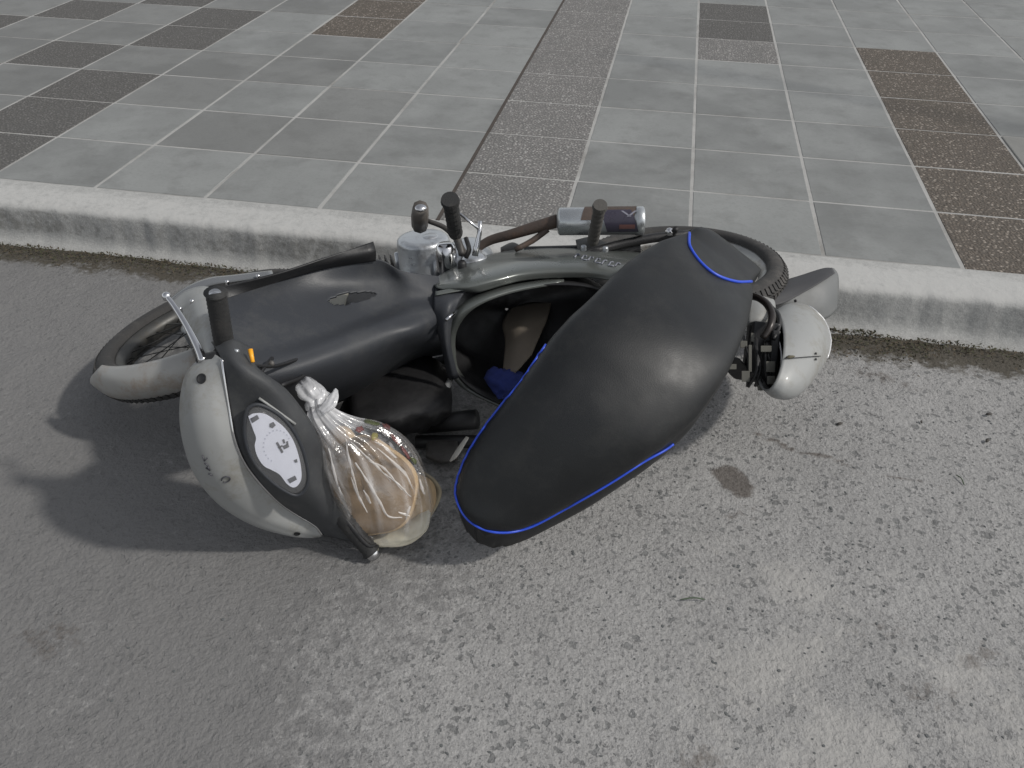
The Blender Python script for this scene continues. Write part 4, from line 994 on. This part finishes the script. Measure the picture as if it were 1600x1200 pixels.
# coloured print on the bag
bb = bpy.data.objects['bag_body']; bvG = BVHTree.FromPolygons([tuple(v.co+ORG[bb.name]) for v in bb.data.vertices], [tuple(p.vertices) for p in bb.data.polygons])
ff = bpy.data.materials.new('film_fold'); ff.use_nodes = True; q_ = ff.node_tree.nodes['Principled BSDF']
q_.inputs['Base Color'].default_value = (.72, .70, .68, 1); q_.inputs['Roughness'].default_value = .25; q_.inputs['Alpha'].default_value = .5
for pts in ([(540, 684), (546, 720), (554, 752), (563, 782)], [(548, 690), (566, 708), (588, 728), (610, 752)], [(556, 722), (576, 755), (594, 786), (606, 806), (628, 808)], [(548, 745), (560, 775), (574, 800)], [(568, 765), (580, 786)],
            [(590, 700), (614, 722), (634, 742), (644, 764)], [(530, 760), (540, 790), (548, 806)], [(600, 740), (622, 756), (640, 776)], [(640, 790), (634, 812)], [(655, 748), (662, 772)], [(514, 700), (522, 738), (532, 770)], [(585, 690), (600, 698), (618, 716)], [(575, 720), (600, 732), (628, 766)], [(622, 800), (640, 806)]):
    Q_ = px_path(pts, 5); n_ = len(Q_); VV = []
    for k in range(n_):
        a0 = Q_[max(0, k-1)]; a2 = Q_[min(n_-1, k+1)]; dx_, dy_ = a2[0]-a0[0], a2[1]-a0[1]; l_ = math.hypot(dx_, dy_)
        wq = (.25+2.1*math.sin(math.pi*(k+.5)/n_)*random.uniform(.5, 1.2))
        for sg, hh in ((-1, -.0020), (random.uniform(-.4, .4), .0014), (1, -.0020)):
            VV.append(hit(bvG, Q_[k][0]-dy_/l_*wq*sg, Q_[k][1]+dx_/l_*wq*sg, hh)[0])
    mk('film_fold', VV, [(3*k+q, 3*k+q+1, 3*k+q+4, 3*k+q+3) for k in range(n_-1) for q in (0, 1)], ff, bb)
def patch(px, py, rx, ry, m, ang=0.):
    P = []
    for k in range(10):
        t = 2*math.pi*k/10; j = random.uniform(.6, 1.2); x = math.cos(t)*rx*j; y = math.sin(t)*ry*j
        try: P.append(hit(bvG, px+x*math.cos(ang)-y*math.sin(ang), py+x*math.sin(ang)+y*math.cos(ang), .0015)[0])
        except Exception: return
    c = sum(P, Vector())/10
    m.node_tree.nodes['Principled BSDF'].inputs['Alpha'].default_value = .5
    mk('bag_print', [c]+P, [(0, 1+k, 1+(k+1) % 10) for k in range(10)], m, bb, solid=.0003)
PR = mat('print_red', (.19, .06, .055), .4); PY = mat('print_yellow', (.30, .27, .09), .4); PW = mat('print_white', (.34, .33, .33), .4); PG = mat('print_green', (.10, .12, .04), .4)
for q in ((560, 672, 8, 5, PR, .3), (585, 682, 6, 6, PY, .7), (580, 662, 13, 3, PG, .25), (603, 668, 9, 3, PR, .5), (616, 688, 15, 5, PR, .9), (632, 708, 14, 4, PR, 1.1), (646, 720, 9, 3, PG, 1.), (598, 678, 6, 3, PW, .9), (610, 698, 8, 3, PW, .9)): patch(*q)
# pale twisted handle strip right of the bag
tube('bag_handle', [(655, 735, .10), (676, 750, .08), (686, 768, .06), (680, 790, .04), (668, 812, .03)], [.003, .005, .006, .005, .003], mat('beige_film', (.34, .29, .20), .5, var=.3, vscale=30), bagt, sm=6, n=8)

# small litter on the road
def leaf(px, py, s, ang, lab, col=(.05, .045, .04)):
    c = W(px, py, .004); d = Vector((math.cos(ang), math.sin(ang), .1)); e = Vector((-math.sin(ang), math.cos(ang), .25))
    V = [c-d*s, c-d*.3*s+e*.45*s, c+d*.5*s+e*.4*s, c+d*s, c+d*.4*s-e*.35*s, c-d*.4*s-e*.4*s, c+Vector((0, 0, s*.3))]
    mk('dead_leaf', V, [(6, i, (i+1) % 6) for i in range(6)], mat('leaf_'+str(px), col, .8, var=.3), None, solid=.0006, label=lab, cat='leaf', group='dead leaves on the road')
leaf(1312, 662, .010, .5, 'dark curled leaf on the asphalt nearest the silver tail cowl')
leaf(1545, 647, .010, .2, 'dark leaf on the asphalt at the far right, nearer the kerb of two')
leaf(1543, 688, .010, .9, 'dark leaf on the asphalt at the far right, farther from the kerb of two')
leaf(1440, 659, .007, 1.4, 'small dark leaf on the asphalt midway between tail cowl and right edge')
def blade(px, py, L_, ang, lab):
    c = W(px, py, .004); d = Vector((math.cos(ang), math.sin(ang), 0))
    V_, F_ = tube_vf(catmull([c-d*L_, c+Vector((.002, .002, .004)), c+d*L_], 4), [.0004]+[.0013]*7+[.0004], 6)
    mk('grass_blade', V_, F_, mat('grass_'+str(px), (.06, .09, .05), .7), None, label=lab, cat='grass', group='loose grass blades on the road')
blade(1082, 937, .026, .2, 'longer green grass blade on the asphalt below the seat')
blade(1500, 750, .018, 1.9, 'short dry grass blade on the asphalt near the right edge')
# overhead service cable (above the picture) whose shade crosses the tiles
gA, gB = W(1000, 92, KH), W(1600, 203, KH); hz_ = 2.4
ofs = SUN_DIR*(hz_/SUN_DIR.z); dirc = (gB-gA).normalized()
ca_ = gA+ofs-dirc*.2; cb_ = gB+ofs+dirc*8
cbl = tube('overhead_cable', [ca_, ca_.lerp(cb_, .5)-Vector((0, 0, .05)), cb_], .024, M_BLK, None, sm=12, n=8)
setp(cbl, 'black service cable strung above the pavement', 'cable')
